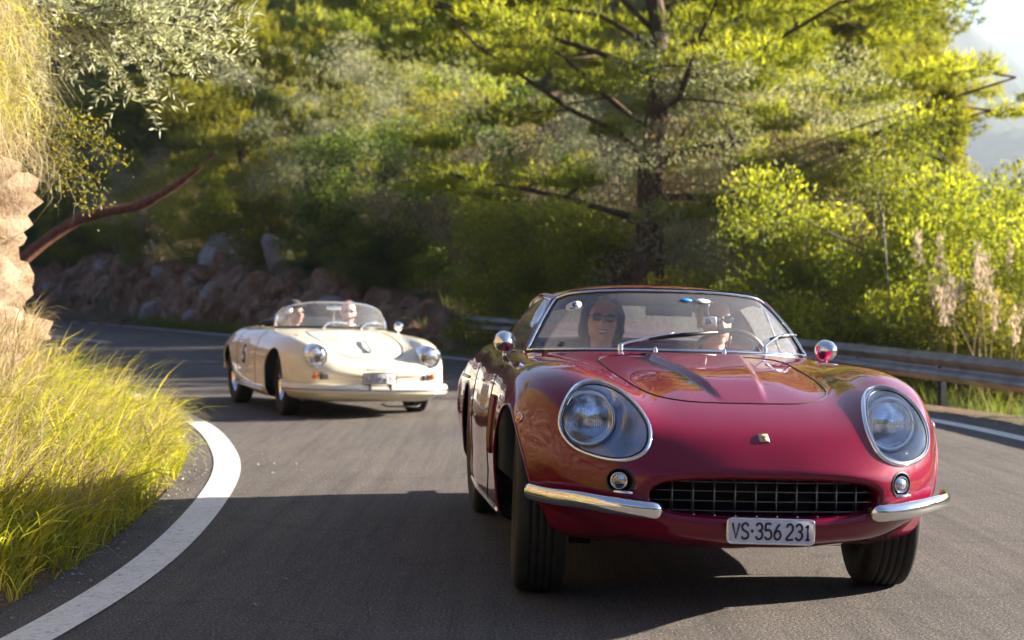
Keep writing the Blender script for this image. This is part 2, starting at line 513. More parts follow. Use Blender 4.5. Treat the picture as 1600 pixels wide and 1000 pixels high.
def make_wheel(name, radius, width, rim_r, spokes, tyre_mat, rim_mat, side):
    """wheel on its own origin, axle along X, outer side = side"""
    w = bpy.data.objects.new(name, None); COL.objects.link(w)
    hw = width / 2
    t = MB()
    prof = [(rim_r, -hw * .80), (rim_r + .02, -hw * .96), (radius * .86, -hw * 1.08), (radius * .945, -hw * .99), (radius * .985, -hw * .86), (radius, -hw * .6)]
    for gx in (-.45, -.15, .15, .45):
        prof += [(radius, hw * (gx - .05)), (radius - .008, hw * (gx - .03)), (radius - .008, hw * (gx + .03)), (radius, hw * (gx + .05))]
    prof += [(radius, hw * .6), (radius * .985, hw * .86), (radius * .945, hw * .99), (radius * .86, hw * 1.08), (rim_r + .02, hw * .96), (rim_r, hw * .80)]
    t.lathe(prof, 64, 'X'); t.build('tyre', tyre_mat, w)
    r = MB()
    s = side
    r.lathe([(rim_r, -hw * .8 * s), (rim_r - .02, -hw * .7 * s), (rim_r - .03, 0), (rim_r - .02, hw * .55 * s), (rim_r, hw * .72 * s), (rim_r + .008, hw * .84 * s)], 48, 'X')
    r.lathe([(rim_r - .03, 0.0), (rim_r * .6, hw * .25 * s), (.09, hw * .35 * s), (.05, hw * .36 * s), (0, hw * .36 * s)], 48, 'X')
    r.lathe([(.045, hw * .3 * s), (.045, hw * .6 * s), (.03, hw * .68 * s), (0, hw * .68 * s)], 24, 'X')
    for i in range(spokes):
        a = 2 * math.pi * i / spokes
        for da in (-.16, .16):
            r.tube([(hw * .5 * s, .04 * math.cos(a), .04 * math.sin(a)), (hw * .2 * s, (rim_r - .025) * math.cos(a + da), (rim_r - .025) * math.sin(a + da))], .0035, 5)
    r.build('rim', rim_mat, w)
    return w

def seg_text(body, h, sp, mat, parent, loc, rot, name, stroke=.16, extrude=.002):
    """flat lettering from Blender's own font, as mesh"""
    cu = bpy.data.curves.new(name, 'FONT'); cu.body = body; cu.size = h / 0.72
    cu.align_x = 'CENTER'; cu.align_y = 'CENTER'; cu.extrude = extrude; cu.space_character = sp; cu.offset = 0.0
    ob = bpy.data.objects.new(name, cu); COL.objects.link(ob)
    dg = bpy.context.evaluated_depsgraph_get()
    me = bpy.data.meshes.new_from_object(ob.evaluated_get(dg))
    bpy.data.objects.remove(ob); me.materials.clear(); me.materials.append(mat)
    o = bpy.data.objects.new(name, me); COL.objects.link(o); o.parent = parent; o.location = loc; o.rotation_euler = rot
    return o

STROKES = {  # narrow plate figures as pen strokes in a 0..1 x 0..1 box
 'V': [[(0, 1), (.5, 0), (1, 1)]],
 'S': [[(.95, .82), (.75, .98), (.35, 1), (.08, .85), (.08, .68), (.3, .55), (.72, .45), (.95, .3), (.92, .1), (.65, 0), (.25, 0), (.02, .15)]],
 '.': [[(.4, .46), (.6, .46), (.6, .54), (.4, .54), (.4, .46)]],
 '3': [[(.08, .84), (.3, 1), (.7, 1), (.92, .84), (.9, .66), (.65, .55), (.4, .54)], [(.65, .55), (.95, .4), (.95, .15), (.7, 0), (.3, 0), (.04, .16)]],
 '5': [[(.9, 1), (.2, 1), (.14, .55), (.45, .62), (.8, .55), (.95, .35), (.9, .12), (.65, 0), (.3, 0), (.05, .15)]],
 '6': [[(.8, 1), (.4, .75), (.1, .4), (.08, .2), (.3, 0), (.7, 0), (.93, .18), (.93, .38), (.7, .54), (.38, .54), (.12, .36)]],
 '2': [[(.06, .8), (.25, 1), (.7, 1), (.93, .82), (.88, .6), (.05, 0), (1, 0)]],
 '1': [[(.2, .8), (.6, 1), (.6, 0)], [(.25, 0), (.95, 0)]],
 'H': [[(0, 0), (0, 1)], [(1, 0), (1, 1)], [(0, .5), (1, .5)]],
 '0': [[(.5, 0), (.1, .15), (.05, .5), (.1, .85), (.5, 1), (.9, .85), (.95, .5), (.9, .15), (.5, 0)]],
 '7': [[(0, 1), (1, 1), (.35, 0)]],
 '8': [[(.5, .54), (.12, .7), (.15, .92), (.5, 1), (.85, .92), (.88, .7), (.5, .54), (.05, .35), (.08, .08), (.5, 0), (.92, .08), (.95, .35), (.5, .54)]],
 '-': [[(.1, .5), (.9, .5)]],
 ' ': [],
}
def plate_text(s, x0, x1, z0, h, y, pen, name, mat, parent, widths=None):
    mb = MB()
    ws = [ {'.': .35, ' ': .12, '1': .8, '-': .5}.get(c, 1.0) for c in s]
    gap = .32; tot = sum(ws) + gap * (len(s) - 1); u = (x1 - x0) / tot; x = x0
    for c, w in zip(s, ws):
        for st in STROKES[c]:
            P = [(x + p[0] * w * u, y, z0 + p[1] * h) for p in st]
            if len(P) > 3: P = [tuple(q) for q in smooth_path(P, len(P) * 4)]
            mb.tube(P, pen, 6, flat=.5, up=(0, 0, 1))
            for q in P[::1]: pass
        x += (w + gap) * u
    return mb.build(name, mat, parent)

def red_coupe():
    root = empty('sports_coupe', (0.787, 6.63, 0), math.radians(6.2),
                 'deep red low two seat coupe with covered headlamps, nearest the viewer', 'car')
    G = loft(RED_RINGS, 12, 18)
    # raised centre panel of the bonnet, with crisp shoulders
    x, y, z = G[..., 0], G[..., 1], G[..., 2]
    top = (z > .55)
    t = np.clip((y + .50) / 0.85, 0, 1)
    halfw = .085 + .12 * t
    edge = np.clip((halfw - np.abs(x)) / .016, 0, 1); edge = edge * edge * (3 - 2 * edge)
    amp = np.clip((y + .49) / .25, 0, 1) * np.clip((.52 - y) / .12, 0, 1)
    G[..., 2] += np.where(top & (y < .6), edge * amp * .019, 0)
    sh = Shell(G)
    # wheel openings
    def circ(cy, cz, r, n=64): return [(cy + r * math.cos(2 * math.pi * i / n), cz + r * math.sin(2 * math.pi * i / n)) for i in range(n)]
    for cy, r in ((0.0, .365), (2.4, .36)):
        poly = circ(cy, .33, r)
        for s in (-1, 1):
            sh.cut(None, poly, (1, 2), lambda C, s=s: (C[:, 0] * s > .42))
    # headlamp openings and fog lamp openings (outline in x,z)
    HL = HL_OUT
    for s in (-1, 1):
        sh.cut(None, [(s * a, b) for a, b in HL], (0, 2), lambda C, s=s: (C[:, 1] < -.2) & (C[:, 0] * s > .3))
    FOG = [(.505 + .043 * math.cos(a), .472 + .043 * math.sin(a)) for a in np.linspace(0, 2 * math.pi, 32, endpoint=False)]
    for s in (-1, 1):
        sh.cut(None, [(s * a, b) for a, b in FOG], (0, 2), lambda C, s=s: (C[:, 1] < -.5) & (C[:, 0] * s > .3))
    C = sh.centres()
    # cabin opening
    cab = (np.abs(C[:, 0]) < .60) & (C[:, 1] > .86) & (C[:, 1] < 2.2) & (C[:, 2] > .7)
    cab |= (np.abs(C[:, 0]) < .45) & (C[:, 1] > .76) & (C[:, 1] < 2.3) & (C[:, 2] > .7)
    sh.alive &= ~cab
    # bonnet
    HO = smooth_path([(0, -.487), (.10, -.485), (.22, -.468), (.315, -.40), (.36, -.30), (.385, -.12), (.40, .1), (.405, .3), (.40, .44), (.36, .50), (.2, .475), (0, .455)], 60)
    hood_poly = [tuple(p) for p in HO] + [(-p[0], p[1]) for p in HO[::-1]]
    hm = inside(hood_poly, C[:, :2]) & (C[:, 2] > .6)
    hood = sh.make('bonnet', MAT['red'], root, hm)
    pts = project_outline(sh, hood_poly, (0, 1), 1.5, (0, 0, -1), 0.0002)
    gap = MB(); gap.tube(pts, .0030, 6, closed=True, flat=1.0); gap.build('panel_gap', MAT['black'], hood)
    # doors
    D = [(.80, .86), (.80, .30), (.86, .235), (1.75, .235), (1.86, .30), (1.86, .86)]
    for s in (-1, 1):
        dm = inside(D, C[:, 1:3]) & (C[:, 0] * s > .68)
        door = sh.make('door', MAT['red'], root, dm)
        op = smooth_path(D + [], 60)
        gp = []
        for a, b in op:
            h = sh.ray((s * 1.2, a, b), (-s, 0, 0))
            if h[0] is not None: gp.append(h[0] + Vector((s * .0005, 0, 0)))
        g = MB(); g.tube(gp, .0026, 6); g.build('panel_gap', MAT['black'], door)
        hb = MB(); hb.tube([(s * .842, 1.62, .74), (s * .86, 1.66, .745), (s * .862, 1.74, .745), (s * .842, 1.78, .74)], .008, 8); hb.build('handle', MAT['chrome'], door)
    body = sh.make('body', MAT['red'], root)
    # rolled edges of wheel openings
    for s in (-1, 1):
        for cy, r in ((0.0, .365), (2.4, .36)):
            P = []
            for i in range(49):
                a = math.radians(-32 + i * 244 / 48)
                h = sh.ray((s * 1.2, cy + r * math.cos(a), .33 + r * math.sin(a)), (-s, 0, 0))
                if h[0] is not None and abs(h[0].x) > .72 and h[0].z > .2: P.append(h[0] - Vector((s * .003, 0, 0)))
            m = MB(); m.tube(P, .007, 8); m.build('wheel_arch_lip', MAT['red'], root)
            # inner arch liner
            m = MB(); m.lathe([(r + .005, s * .44), (r + .005, s * .72)], 40, 'X', (0, cy, .33)); m.lathe([(r + .005, s * .44), (0, s * .44)], 40, 'X', (0, cy, .33))
            V = [v for v in m.v]
            F = [f for f in m.f if all(V[i][2] > (.33 if V[i][1] < cy else .10) for i in f)]
            mk('wheel_arch_liner', [tuple(v) for v in V], F, MAT['black'], root)
    # underbody and grille void
    m = MB(); m.box((0, 1.5, .22), (1.1, 3.2, .03)); m.box((0, -.60, .43), (.86, .02, .18)); m.box((0, .1, .3), (.9, .5, .2)); m.build('underbody', MAT['black'], root)
    # grille: egg-crate of thin bars
    gr = MB()
    def mouth_half(z):
        u = min(1, abs(z - .426) / .072)
        return .405 * (1 - u ** 3.2) ** .45 if u < 1 else 0
    for i in range(-6, 7):
        xx = (i + .5) * .073
        if abs(xx) > .39: continue
        hh = .070 * (1 - (abs(xx) / .41) ** 4) ** .5
        gr.box((xx, -.795 + .10 * xx * xx * 2, .426), (.0035, .035, 2 * hh))
    for zz in (.478, .446, .412, .378):
        w = mouth_half(zz); n = 20
        gr.tube([(-w + 2 * w * i / n, -.812 + .25 * (-w + 2 * w * i / n) ** 2, zz) for i in range(n + 1)], .0022, 5)
    grille = gr.build('grille', MAT['gunmetal'], root)
    for i in range(-5, 5):
        st = MB(); st.ell(((i + .5) * .073, -.826 + .2 * (i * .073) ** 2, .362 + .01 * (abs(i) / 6) ** 3), (.003, .003, .004), 8, 6); st.build('grille_stud', MAT['chrome'], grille)
    # headlamps
    cx = sum(p[0] for p in HL) / len(HL); cz = sum(p[1] for p in HL) / len(HL)
    for s in (-1, 1):
        outl = [(s * a, b) for a, b in HL]
        rim = project_outline(sh, outl, (0, 2), -2, (0, 1, 0), 0.003)
        hd = MB(); hd.tube(rim, .0095, 10, closed=True, flat=.55, up=(0, -1, .3))
        lamp = hd.build('headlamp_ring', MAT['chrome'], root)
        rub = MB(); inner = project_outline(sh, [(s * cx + (p[0] - s * cx) * .925, cz + (p[1] - cz) * .925) for p in outl], (0, 2), -2, (0, 1, 0), 0.002)
        rub.tube(inner, .0035, 8, closed=True); rub.build('rubber_seal', MAT['seal'], lamp)
        # glass cover: patch over the opening, slightly domed
        fp = fan_patch(outl, (s * cx, cz), 10); V = []
        for j, ring in enumerate(fp):
            p3 = project_outline(sh, ring, (0, 2), -2, (0, 1, 0), 0.001)
            for p in p3: V.append(p + Vector((0, -.010 * (1 - (j / 10) ** 2), .0)))
        F = polar_faces(10, len(outl)); F = F if s < 0 else flip(F)
        mk('glass_cover', V, F, MAT['cover'], lamp)
        # bucket between the rim and the lamp
        lc = Vector((s * .572, -.395, .668)); lr = .093
        nrm = Vector((s * .10, -1, .06)).normalized()
        q = nrm.to_track_quat('Y', 'Z').to_matrix()
        n = len(outl); V = [p + Vector((0, .004, 0)) for p in rim]
        ring2 = []
        for p in rim:
            d = p - lc; loc = q.transposed() @ d; a = math.atan2(loc.z, loc.x)
            ring2.append(lc + q @ Vector(((lr + .012) * math.cos(a), 0, (lr + .012) * math.sin(a))))
        mid = [(a * .45 + b * .55) + Vector((0, .035, 0)) for a, b in zip(rim, ring2)]
        V += mid + ring2; F = []
        for j in range(2):
            for i in range(n):
                k = (i + 1) % n; F.append((j * n + i, j * n + k, (j + 1) * n + k, (j + 1) * n + i))
        mk('bucket', V, F, MAT['bucket'], lamp)
        m = MB()
        m.lathe([(lr + .012, .0), (lr + .008, .020), (lr + .000, .026), (lr - .004, .018), (lr - .006, .008)], 48, 'Y', lc, R=q)
        m.build('lamp_rim', MAT['chrome'], lamp)
        m = MB(); m.lathe([(lr - .004, .008), (lr * .8, .022), (lr * .55, .032), (lr * .28, .038), (0, .040)], 48, 'Y', lc, R=q)
        m.build('lens', MAT['lens'], lamp)
        # small round driving lamp in its dark cup
        fc = Vector((s * .505, -.742, .472)); h = sh.ray((fc.x, -2, fc.z), (0, 1, 0)); fy = -.742 if h[0] is None else h[0].y
        fc.y = fy
        q2 = Vector((s * .35, -1, 0)).normalized().to_track_quat('Y', 'Z').to_matrix()
        m = MB(); rimf = project_outline(sh, [(s * a, b) for a, b in FOG], (0, 2), -2, (0, 1, 0), 0.0)
        m.tube(rimf, .0035, 8, closed=True)
        back = [fc + Vector((0, .05, 0)) + (p - fc) * .8 for p in rimf]
        b = len(m.v); m.v += rimf + back + [fc + Vector((0, .05, 0))]
        for i in range(32):
            k = (i + 1) % 32; m.f.append((b + i, b + k, b + 32 + k, b + 32 + i)); m.f.append((b + 32 + i, b + 32 + k, b + 64)); m.mi += [0, 0]
        fog = m.build('driving_lamp', MAT['seal'], root)
        m = MB(); m.lathe([(.031, -.03), (.031, .010), (.029, .014), (.0265, .012), (.0265, .005)], 32, 'Y', fc + Vector((0, .018, 0)), R=q2); m.build('lamp_rim', MAT['chrome'], fog)
        m = MB(); m.lathe([(.027, .006), (.02, .013), (.01, .017), (0, .018)], 32, 'Y', fc + Vector((0, .018, 0)), R=q2); m.build('lens', MAT['lens'], fog)
        # side repeater, teardrop
        h = sh.ray((s * 1.3, -.235, .655), (-s, 0, 0)); c = h[0]; nn = Vector((abs(h[1].x) * s, h[1].y if h[1].x * s > 0 else -h[1].y, abs(h[1].z)))
        q3 = nn.to_track_quat('Z', 'Y').to_matrix()
        m = MB(); m.ell(c, (.026, .016, .010), 20, 10, R=q3); rep = m.build('side_repeater', MAT['orange'], root)
        m = MB(); m.lathe([(.020, -.002), (.021, .005), (.018, .005)], 24, 'Z', c, R=q3 @ Matrix.Diagonal((1.35, .9, 1))); m.build('lamp_rim', MAT['chrome'], rep)
        # quarter bumper
        bp = [(.365, -.800, .385), (.39, -.835, .380), (.45, -.828, .383), (.55, -.785, .392), (.65, -.70, .400), (.72, -.605, .398), (.762, -.51, .398), (.785, -.42, .398), (.790, -.385, .398)]
        P = smooth_path([(s * a, b, c_) for a, b, c_ in bp], 40)
        rr = [.030 * min(1, (.30 + i / 5.0), (.35 + (39 - i) / 5.0)) for i in range(40)]
        m = MB(); m.tube([tuple(p) for p in P], rr, 20, flat=.62, up=(0, 0, 1)); bmp = m.build('bumper', MAT['chrome'], root)
        m = MB(); m.tube([(s * .47, -.80, .435), (s * .50, -.79, .436), (s * .53, -.77, .436)], .006, 8); m.build('bumper_bolt', MAT['chrome'], bmp)
        # side gills behind the front wheel
        for i in range(4):
            yy = .50 + i * .045
            P = []
            for k in range(12):
                zz = .46 + k * .022
                hh = sh.ray((s * 1.3, yy + (zz - .55) * -.12, zz), (-s, 0, 0))
                if hh[0] is not None: P.append(hh[0] + Vector((s * .002, 0, 0)))
            m = MB(); m.tube(P, [.009] * len(P), 8, flat=.6); m.build('side_gill', MAT['red'], root)
        # bright sill strip
        P = []
        for k in range(24):
            yy = .44 + k * .065
            hh = sh.ray((s * 1.3, yy, .225), (-s, 0, 0))
            if hh[0] is not None: P.append(hh[0] + Vector((s * .004, 0, 0)))
        m = MB(); m.tube(P, .012, 8, flat=.5); m.build('sill_strip', MAT['chrome'], root)
    # ---------------- badge and plate
    h = sh.ray((0, -2, .628), (0, 1, 0)); bp = h[0]; nn = h[1] if h[1].y < 0 else -h[1]
    qb = nn.to_track_quat('Z', 'Y').to_matrix().to_4x4()
    m = MB(); m.box((0, 0, .002), (.036, .042, .006), bev=.002); badge = m.build('badge', MAT['steel'], root); badge.matrix_basis = Matrix.Translation(bp) @ qb
    m = MB(); m.box((0, 0, .0058), (.030, .036, .002)); o = m.build('enamel', simple('badge_yellow', (.62, .52, .22), .35), badge)
    m = MB()   # small rearing horse, as strokes
    for P, r in (([(-.002, -.010), (.000, -.003), (.001, .003), (.004, .008)], .0026), ([(.004, .008), (.008, .007)], .0015), ([(.001, .002), (.008, .002), (.009, -.002)], .0009), ([(.002, .004), (.007, .006)], .0008),
                 ([(-.002, -.008), (.003, -.012)], .001), ([(-.002, -.009), (-.004, -.015)], .001), ([(-.002, -.008), (-.008, -.004), (-.009, .002)], .001)):
        m.tube([(a, b, .0072) for a, b in P], r, 6)
    m.build('horse_emblem', MAT['ink'], badge)
    px = empty_part('number_plate', root)
    W, H = .300, .079
    m = MB(); m.box((0, 0, 0), (W, .006, H), bev=.0015); back = m.build('plate_panel', MAT['plate'], px)
    def rrect(w, h, r, n=6):
        P = []
        for cx_, cz_, a0 in ((w / 2 - r, h / 2 - r, 0), (-w / 2 + r, h / 2 - r, 90), (-w / 2 + r, -h / 2 + r, 180), (w / 2 - r, -h / 2 + r, 270)):
            for i in range(n + 1):
                a = math.radians(a0 + 90 * i / n); P.append((cx_ + r * math.cos(a), 0, cz_ + r * math.sin(a)))
        return P
    m = MB(); m.tube(rrect(W + .004, H + .004, .014), .0045, 8, closed=True, up=(0, 1, 0)); m.build('plate_frame', MAT['chrome'], px)
    plate_text('VS.356 231', -.136, .138, -.026, .052, -.0045, .0038, 'plate_lettering', MAT['ink'], px)
    for a in (-.09, .09): m = MB(); m.box((a, .03, .0), (.012, .05, .05)); m.build('plate_bracket', MAT['black'], px)
    px.location = (0, -.882, .318); px.rotation_euler = (0, math.radians(.9), 0)
    # ---------------- glasshouse
    BASE = smooth_path([(0, .625, .902), (.22, .665, .901), (.42, .765, .897), (.56, .875, .892), (.632, .965, .886)], 24)
    TOPE = smooth_path([(0, 1.02, 1.168), (.18, 1.03, 1.166), (.33, 1.06, 1.158), (.43, 1.10, 1.145), (.485, 1.155, 1.122)], 24)
    def sym(a): return np.concatenate([(a * np.array([-1, 1, 1]))[::-1][:-1], a])
    B, T = sym(BASE), sym(TOPE)
    nu = len(B); nv = 14; V = []
    for j in range(nv + 1):
        u = j / nv
        row = B * (1 - u) + T * u; bow = .028 * 4 * u * (1 - u) / 1.0
        row = row + np.array([0, -bow * .6, bow * .7]); V.append(row)
    V = np.array(V); F = [(j * nu + i, j * nu + i + 1, (j + 1) * nu + i + 1, (j + 1) * nu + i) for j in range(nv) for i in range(nu - 1)]
    ws = mk('windscreen', V.reshape(-1, 3), F, MAT['glass'], root)
    left = V[:, 0]; right = V[:, -1]
    loop = [tuple(p) for p in list(B) + list(right[1:-1]) + list(T[::-1]) + list(left[::-1][1:-1])]
    m = MB(); m.tube(loop, .0105, 8, closed=True); m.build('rubber_seal', MAT['seal'], ws)
    m = MB(); m.tube([tuple(Vector(p) + Vector((0, -.006, .004)) + Vector((p[0], 0, 0)) * .012) for p in loop], .0065, 8, closed=True); m.build('windscreen_trim', MAT['chrome'], ws)
    # roof
    NT_, NR = 24, 30
    rail = smooth_path([(.485, 1.155, 1.122), (.515, 1.35, 1.140), (.52, 1.6, 1.130), (.515, 1.85, 1.10), (.50, 2.0, 1.065)], NR)
    cen = smooth_path([(0, 1.02, 1.178), (0, 1.2, 1.198), (0, 1.45, 1.202), (0, 1.7, 1.184), (0, 1.98, 1.13)], NR)
    V = []
    for j in range(NR):
        for i in range(2 * NT_ + 1):
            s = (i - NT_) / NT_; a = abs(s)
            xx = s * rail[j][0]; yy = cen[j][1] + (rail[j][1] - cen[j][1]) * a ** 2.2
            zz = cen[j][2] + (rail[j][2] - cen[j][2]) * a ** 2.6
            V.append((xx, yy, zz))
    V = np.array(V); n1 = 2 * NT_ + 1
    for i in range(n1):      # front row exactly on the screen's head rail
        a = abs((i - NT_) / NT_); k = np.interp(abs(V[i][0]), TOPE[:, 0], np.arange(24)); V[i, 1] = np.interp(k, np.arange(24), TOPE[:, 1]); V[i, 2] = np.interp(k, np.arange(24), TOPE[:, 2]) + .016
    F = [(j * n1 + i, j * n1 + i + 1, (j + 1) * n1 + i + 1, (j + 1) * n1 + i) for j in range(NR - 1) for i in range(n1 - 1)]
    roof = mk('roof', V, F, MAT['red'], root)
    Vl = V.copy(); Vl[:, 2] -= .022; Vl[:, 0] *= .985
    mk('roof_lining', Vl, flip(F), MAT['cloth_dark'], roof)
    # pillars and sail panels
    for s in (-1, 1):
        ap = smooth_path([(s * .638, .975, .880), (s * .595, 1.02, .965), (s * .535, 1.09, 1.06), (s * .495, 1.16, 1.122)], 14)
        m = MB(); m.tube([tuple(p) for p in ap], .017, 10); m.tube([(s * r[0], r[1], r[2]) for r in rail], .014, 8); m.build('pillar', MAT['red'], root)
        low = smooth_path([(s * .648, 1.80, .888), (s * .655, 2.05, .894), (s * .640, 2.35, .905), (s * .60, 2.62, .912)], 14)
        up = smooth_path([(s * .515, 1.76, 1.112), (s * .50, 1.95, 1.08), (s * .53, 2.2, 1.0), (s * .56, 2.62, .915)], 14)
        V = []
        for j in range(7):
            u = j / 6; row = low * (1 - u) + up * u; row[:, 0] += s * .022 * 4 * u * (1 - u) * .8; V.append(row)
        V = np.array(V).reshape(-1, 3); F = [(j * 14 + i, j * 14 + i + 1, (j + 1) * 14 + i + 1, (j + 1) * 14 + i) for j in range(6) for i in range(13)]
        mk('sail_panel', V, F if s > 0 else flip(F), MAT['red'], root)
        lo = smooth_path([(s * .645, .985, .880), (s * .652, 1.3, .878), (s * .650, 1.80, .888)], 16)
        hi = smooth_path([(s * .500, 1.155, 1.115), (s * .522, 1.35, 1.13), (s * .52, 1.76, 1.11)], 16)
        V = np.array([lo * (1 - j / 6) + hi * (j / 6) + np.array([s * .02 * 4 * (j / 6) * (1 - j / 6), 0, 0]) for j in range(7)]).reshape(-1, 3)
        F = [(j * 16 + i, j * 16 + i + 1, (j + 1) * 16 + i + 1, (j + 1) * 16 + i) for j in range(6) for i in range(15)]
        sg = mk('side_window', V, F if s > 0 else flip(F), MAT['glass'], root)
        m = MB(); m.tube([tuple(p) for p in lo] , .007, 6); m.tube([(s * .60, 1.22, .883), (s * .515, 1.27, 1.125)], .007, 6); m.tube([tuple(p) for p in hi], .007, 6); m.build('window_frame', MAT['chrome'], sg)
    # rear window
    b0 = sym(smooth_path([(0, 2.40, .935), (.25, 2.39, .93), (.46, 2.33, .925)], 12)); b1 = sym(smooth_path([(0, 1.98, 1.125), (.25, 1.975, 1.12), (.46, 1.965, 1.085)], 12))
    V = np.array([b0 * (1 - j / 6) + b1 * (j / 6) + np.array([0, .01, .02]) * 4 * (j / 6) * (1 - j / 6) for j in range(7)]).reshape(-1, 3); n2 = len(b0)
    F = [(j * n2 + i, j * n2 + i + 1, (j + 1) * n2 + i + 1, (j + 1) * n2 + i) for j in range(6) for i in range(n2 - 1)]
    rw = mk('rear_window', V, flip(F), MAT['glass'], root)
    m = MB(); m.tube([tuple(p) for p in b1], .012, 8); m.tube([tuple(p) for p in b0], .012, 8); m.tube([tuple(b0[0]), tuple(b1[0])], .012, 8); m.tube([tuple(b0[-1]), tuple(b1[-1])], .012, 8); m.build('rubber_seal', MAT['seal'], rw)
    # tub, dash, wheel, seats
    m = MB(); m.box((0, 1.55, .26), (1.24, 1.7, .04)); m.box((-.64, 1.5, .56), (.03, 1.4, .58)); m.box((.64, 1.5, .56), (.03, 1.4, .58)); m.box((0, .80, .55), (1.22, .03, .6)); m.box((0, 2.32, .57), (1.2, .03, .58))
    m.box((0, 2.12, .82), (1.16, .42, .03), bev=.01); m.build('cabin_tub', MAT['leather'], root, smooth=False)
    m = MB(); P = [(-.60, .95, .845), (-.4, .86, .862), (0, .80, .868), (.4, .86, .862), (.60, .95, .845)]
    P = smooth_path(P, 20); m.tube([tuple(p) for p in P], .045, 10, flat=2.2); m.box((0, .93, .76), (1.16, .10, .16), bev=.03); m.build('dashboard', MAT['leather'], root)
    for s in (-1, 1):
        m = MB(); m.box((s * .32, 1.42, .36), (.46, .50, .15), bev=.05); m.box((s * .32, 1.72, .62), (.46, .13, .56), rot=(math.radians(-16), 0, 0), bev=.05); m.build('seat', MAT['tan'], root)
    wc = Vector((.33, 1.20, .825)); qr = Euler((math.radians(-66), 0, 0)).to_matrix()
    m = MB(); m.tube([wc + qr @ Vector((.19 * math.cos(a), .19 * math.sin(a), 0)) for a in np.linspace(0, 2 * math.pi, 48, endpoint=False)], .013, 8, closed=True)
    for a in (90 + 90, 0, -90): m.tube([wc, wc + qr @ Vector((.185 * math.cos(math.radians(a)), .185 * math.sin(math.radians(a)), 0))], .007, 6)
    m.tube([wc, wc + Vector((0, -.30, -.10))], .02, 8); m.build('steering_wheel', simple('dark_wood_rim', (.05, .02, .01), .3, coat=.6), root)
    m = MB(); m.box((.03, 1.10, 1.083), (.22, .018, .052), bev=.008); mir = m.build('interior_mirror', MAT['seal'], root)
    m = MB(); m.box((.03, 1.112, 1.083), (.205, .002, .042)); m.build('mirror_glass', MAT['mirror'], mir)
    # screen furniture
    wipers = []
    for x0, pth, bl in ((-.27, [(-.27, .66, .905), (-.265, .672, .925), (-.16, .70, .952), (-.02, .73, .985)], ((-.14, .690, .953), (.17, .712, .990))),
                        (.39, [(.39, .735, .903), (.39, .745, .925), (.45, .80, .965), (.50, .85, .985), (.56, .885, .985)], ((.43, .80, .965), (.58, .905, .985)))):
        m = MB(); m.lathe([(.012, -.01), (.012, .02), (.008, .026), (0, .027)], 16, 'Z', pth[0]); m.tube([tuple(p) for p in smooth_path(pth, 14)], [.006] * 8 + [.005] * 6, 8); w = m.build('wiper', MAT['chrome'], root)
        a, b = Vector(bl[0]), Vector(bl[1])
        m = MB(); m.tube([a, a.lerp(b, .5) + Vector((0, -.004, .004)), b], [.006, .010, .005], 8, flat=.5); m.build('wiper_blade', MAT['seal'], w)
    for xx in (-.135, .165):
        h = sh.ray((xx, .56, 1.5), (0, 0, -1)); m = MB(); m.lathe([(.009, -.002), (.009, .012), (.006, .015), (.007, .022), (0, .026)], 12, 'Z', h[0]); m.build('washer_jet', MAT['chrome'], root)
    m = MB(); m.tube([tuple(p) for p in sym(smooth_path([(0, .60, .897), (.22, .64, .896), (.42, .74, .892), (.57, .86, .885)], 16))], .010, 8, flat=1.2); m.build('cowl_seal', MAT['seal'], root)
    # mirrors: polished bullets on short stems
    for s, mc in ((-1, Vector((-.748, .93, .925))), (1, Vector((.738, .97, .918)))):
        m = MB(); R = Euler((math.radians(90), 0, math.radians(8 * s))).to_matrix()
        m.lathe([(0, .075), (.018, .07), (.034, .052), (.044, .028), (.049, .0), (.050, -.012), (.046, -.016)], 28, 'Z', mc, R=R)
        m.tube([mc + Vector((0, 0, -.045)), mc + Vector((0, .0, -.06)), mc + Vector((-s * .01, .01, -.085))], [.008, .009, .014], 10)
        mo = m.build('door_mirror', MAT['chrome'], root)
        m = MB(); m.lathe([(.046, -.0155), (0, -.0155)], 28, 'Z', mc, R=R); m.build('mirror_glass', MAT['mirror'], mo)
    # decals on the screen
    def on_glass(x, z, off=.004):
        b = BVH_GLASS.ray_cast(Vector((x, -1, z)), Vector((0, 1, 0)))
        n = b[1] if b[1].y < 0 else -b[1]
        return b[0] + n * off, n
    global BVH_GLASS
    BVH_GLASS = BVHTree.FromObject(ws, bpy.context.evaluated_depsgraph_get())
    p, n = on_glass(-.43, 1.088); q = n.to_track_quat('Z', 'Y').to_matrix()
    m = MB(); m.lathe([(.038, 0), (.038, .001), (0, .001)], 32, 'Z', p, R=q); dc = m.build('round_sticker', MAT['white'], root)
    m = MB()
    m.tube([p + q @ Vector((a * .016, b * .022, .002)) for a, b in ((.5, 1), (-.4, 1), (-.5, .1), (.3, .2), (.55, -.4), (.1, -1), (-.5, -.8))], .0028, 6); m.build('sticker_figure', MAT['ink'], dc)
    for xx, zz, mt, w in ((.075, 1.128, simple('sticker_blue', (.02, .25, .62), .5), .022), (.15, 1.125, MAT['white'], .03)):
        p, n = on_glass(xx, zz); q = n.to_track_quat('Z', 'Y').to_matrix()
        m = MB(); m.lathe([(w, 0), (w, .001), (0, .001)], 24, 'Z', p, R=q @ Matrix.Diagonal((1.2, .7, 1))); m.build('sticker', mt, root)
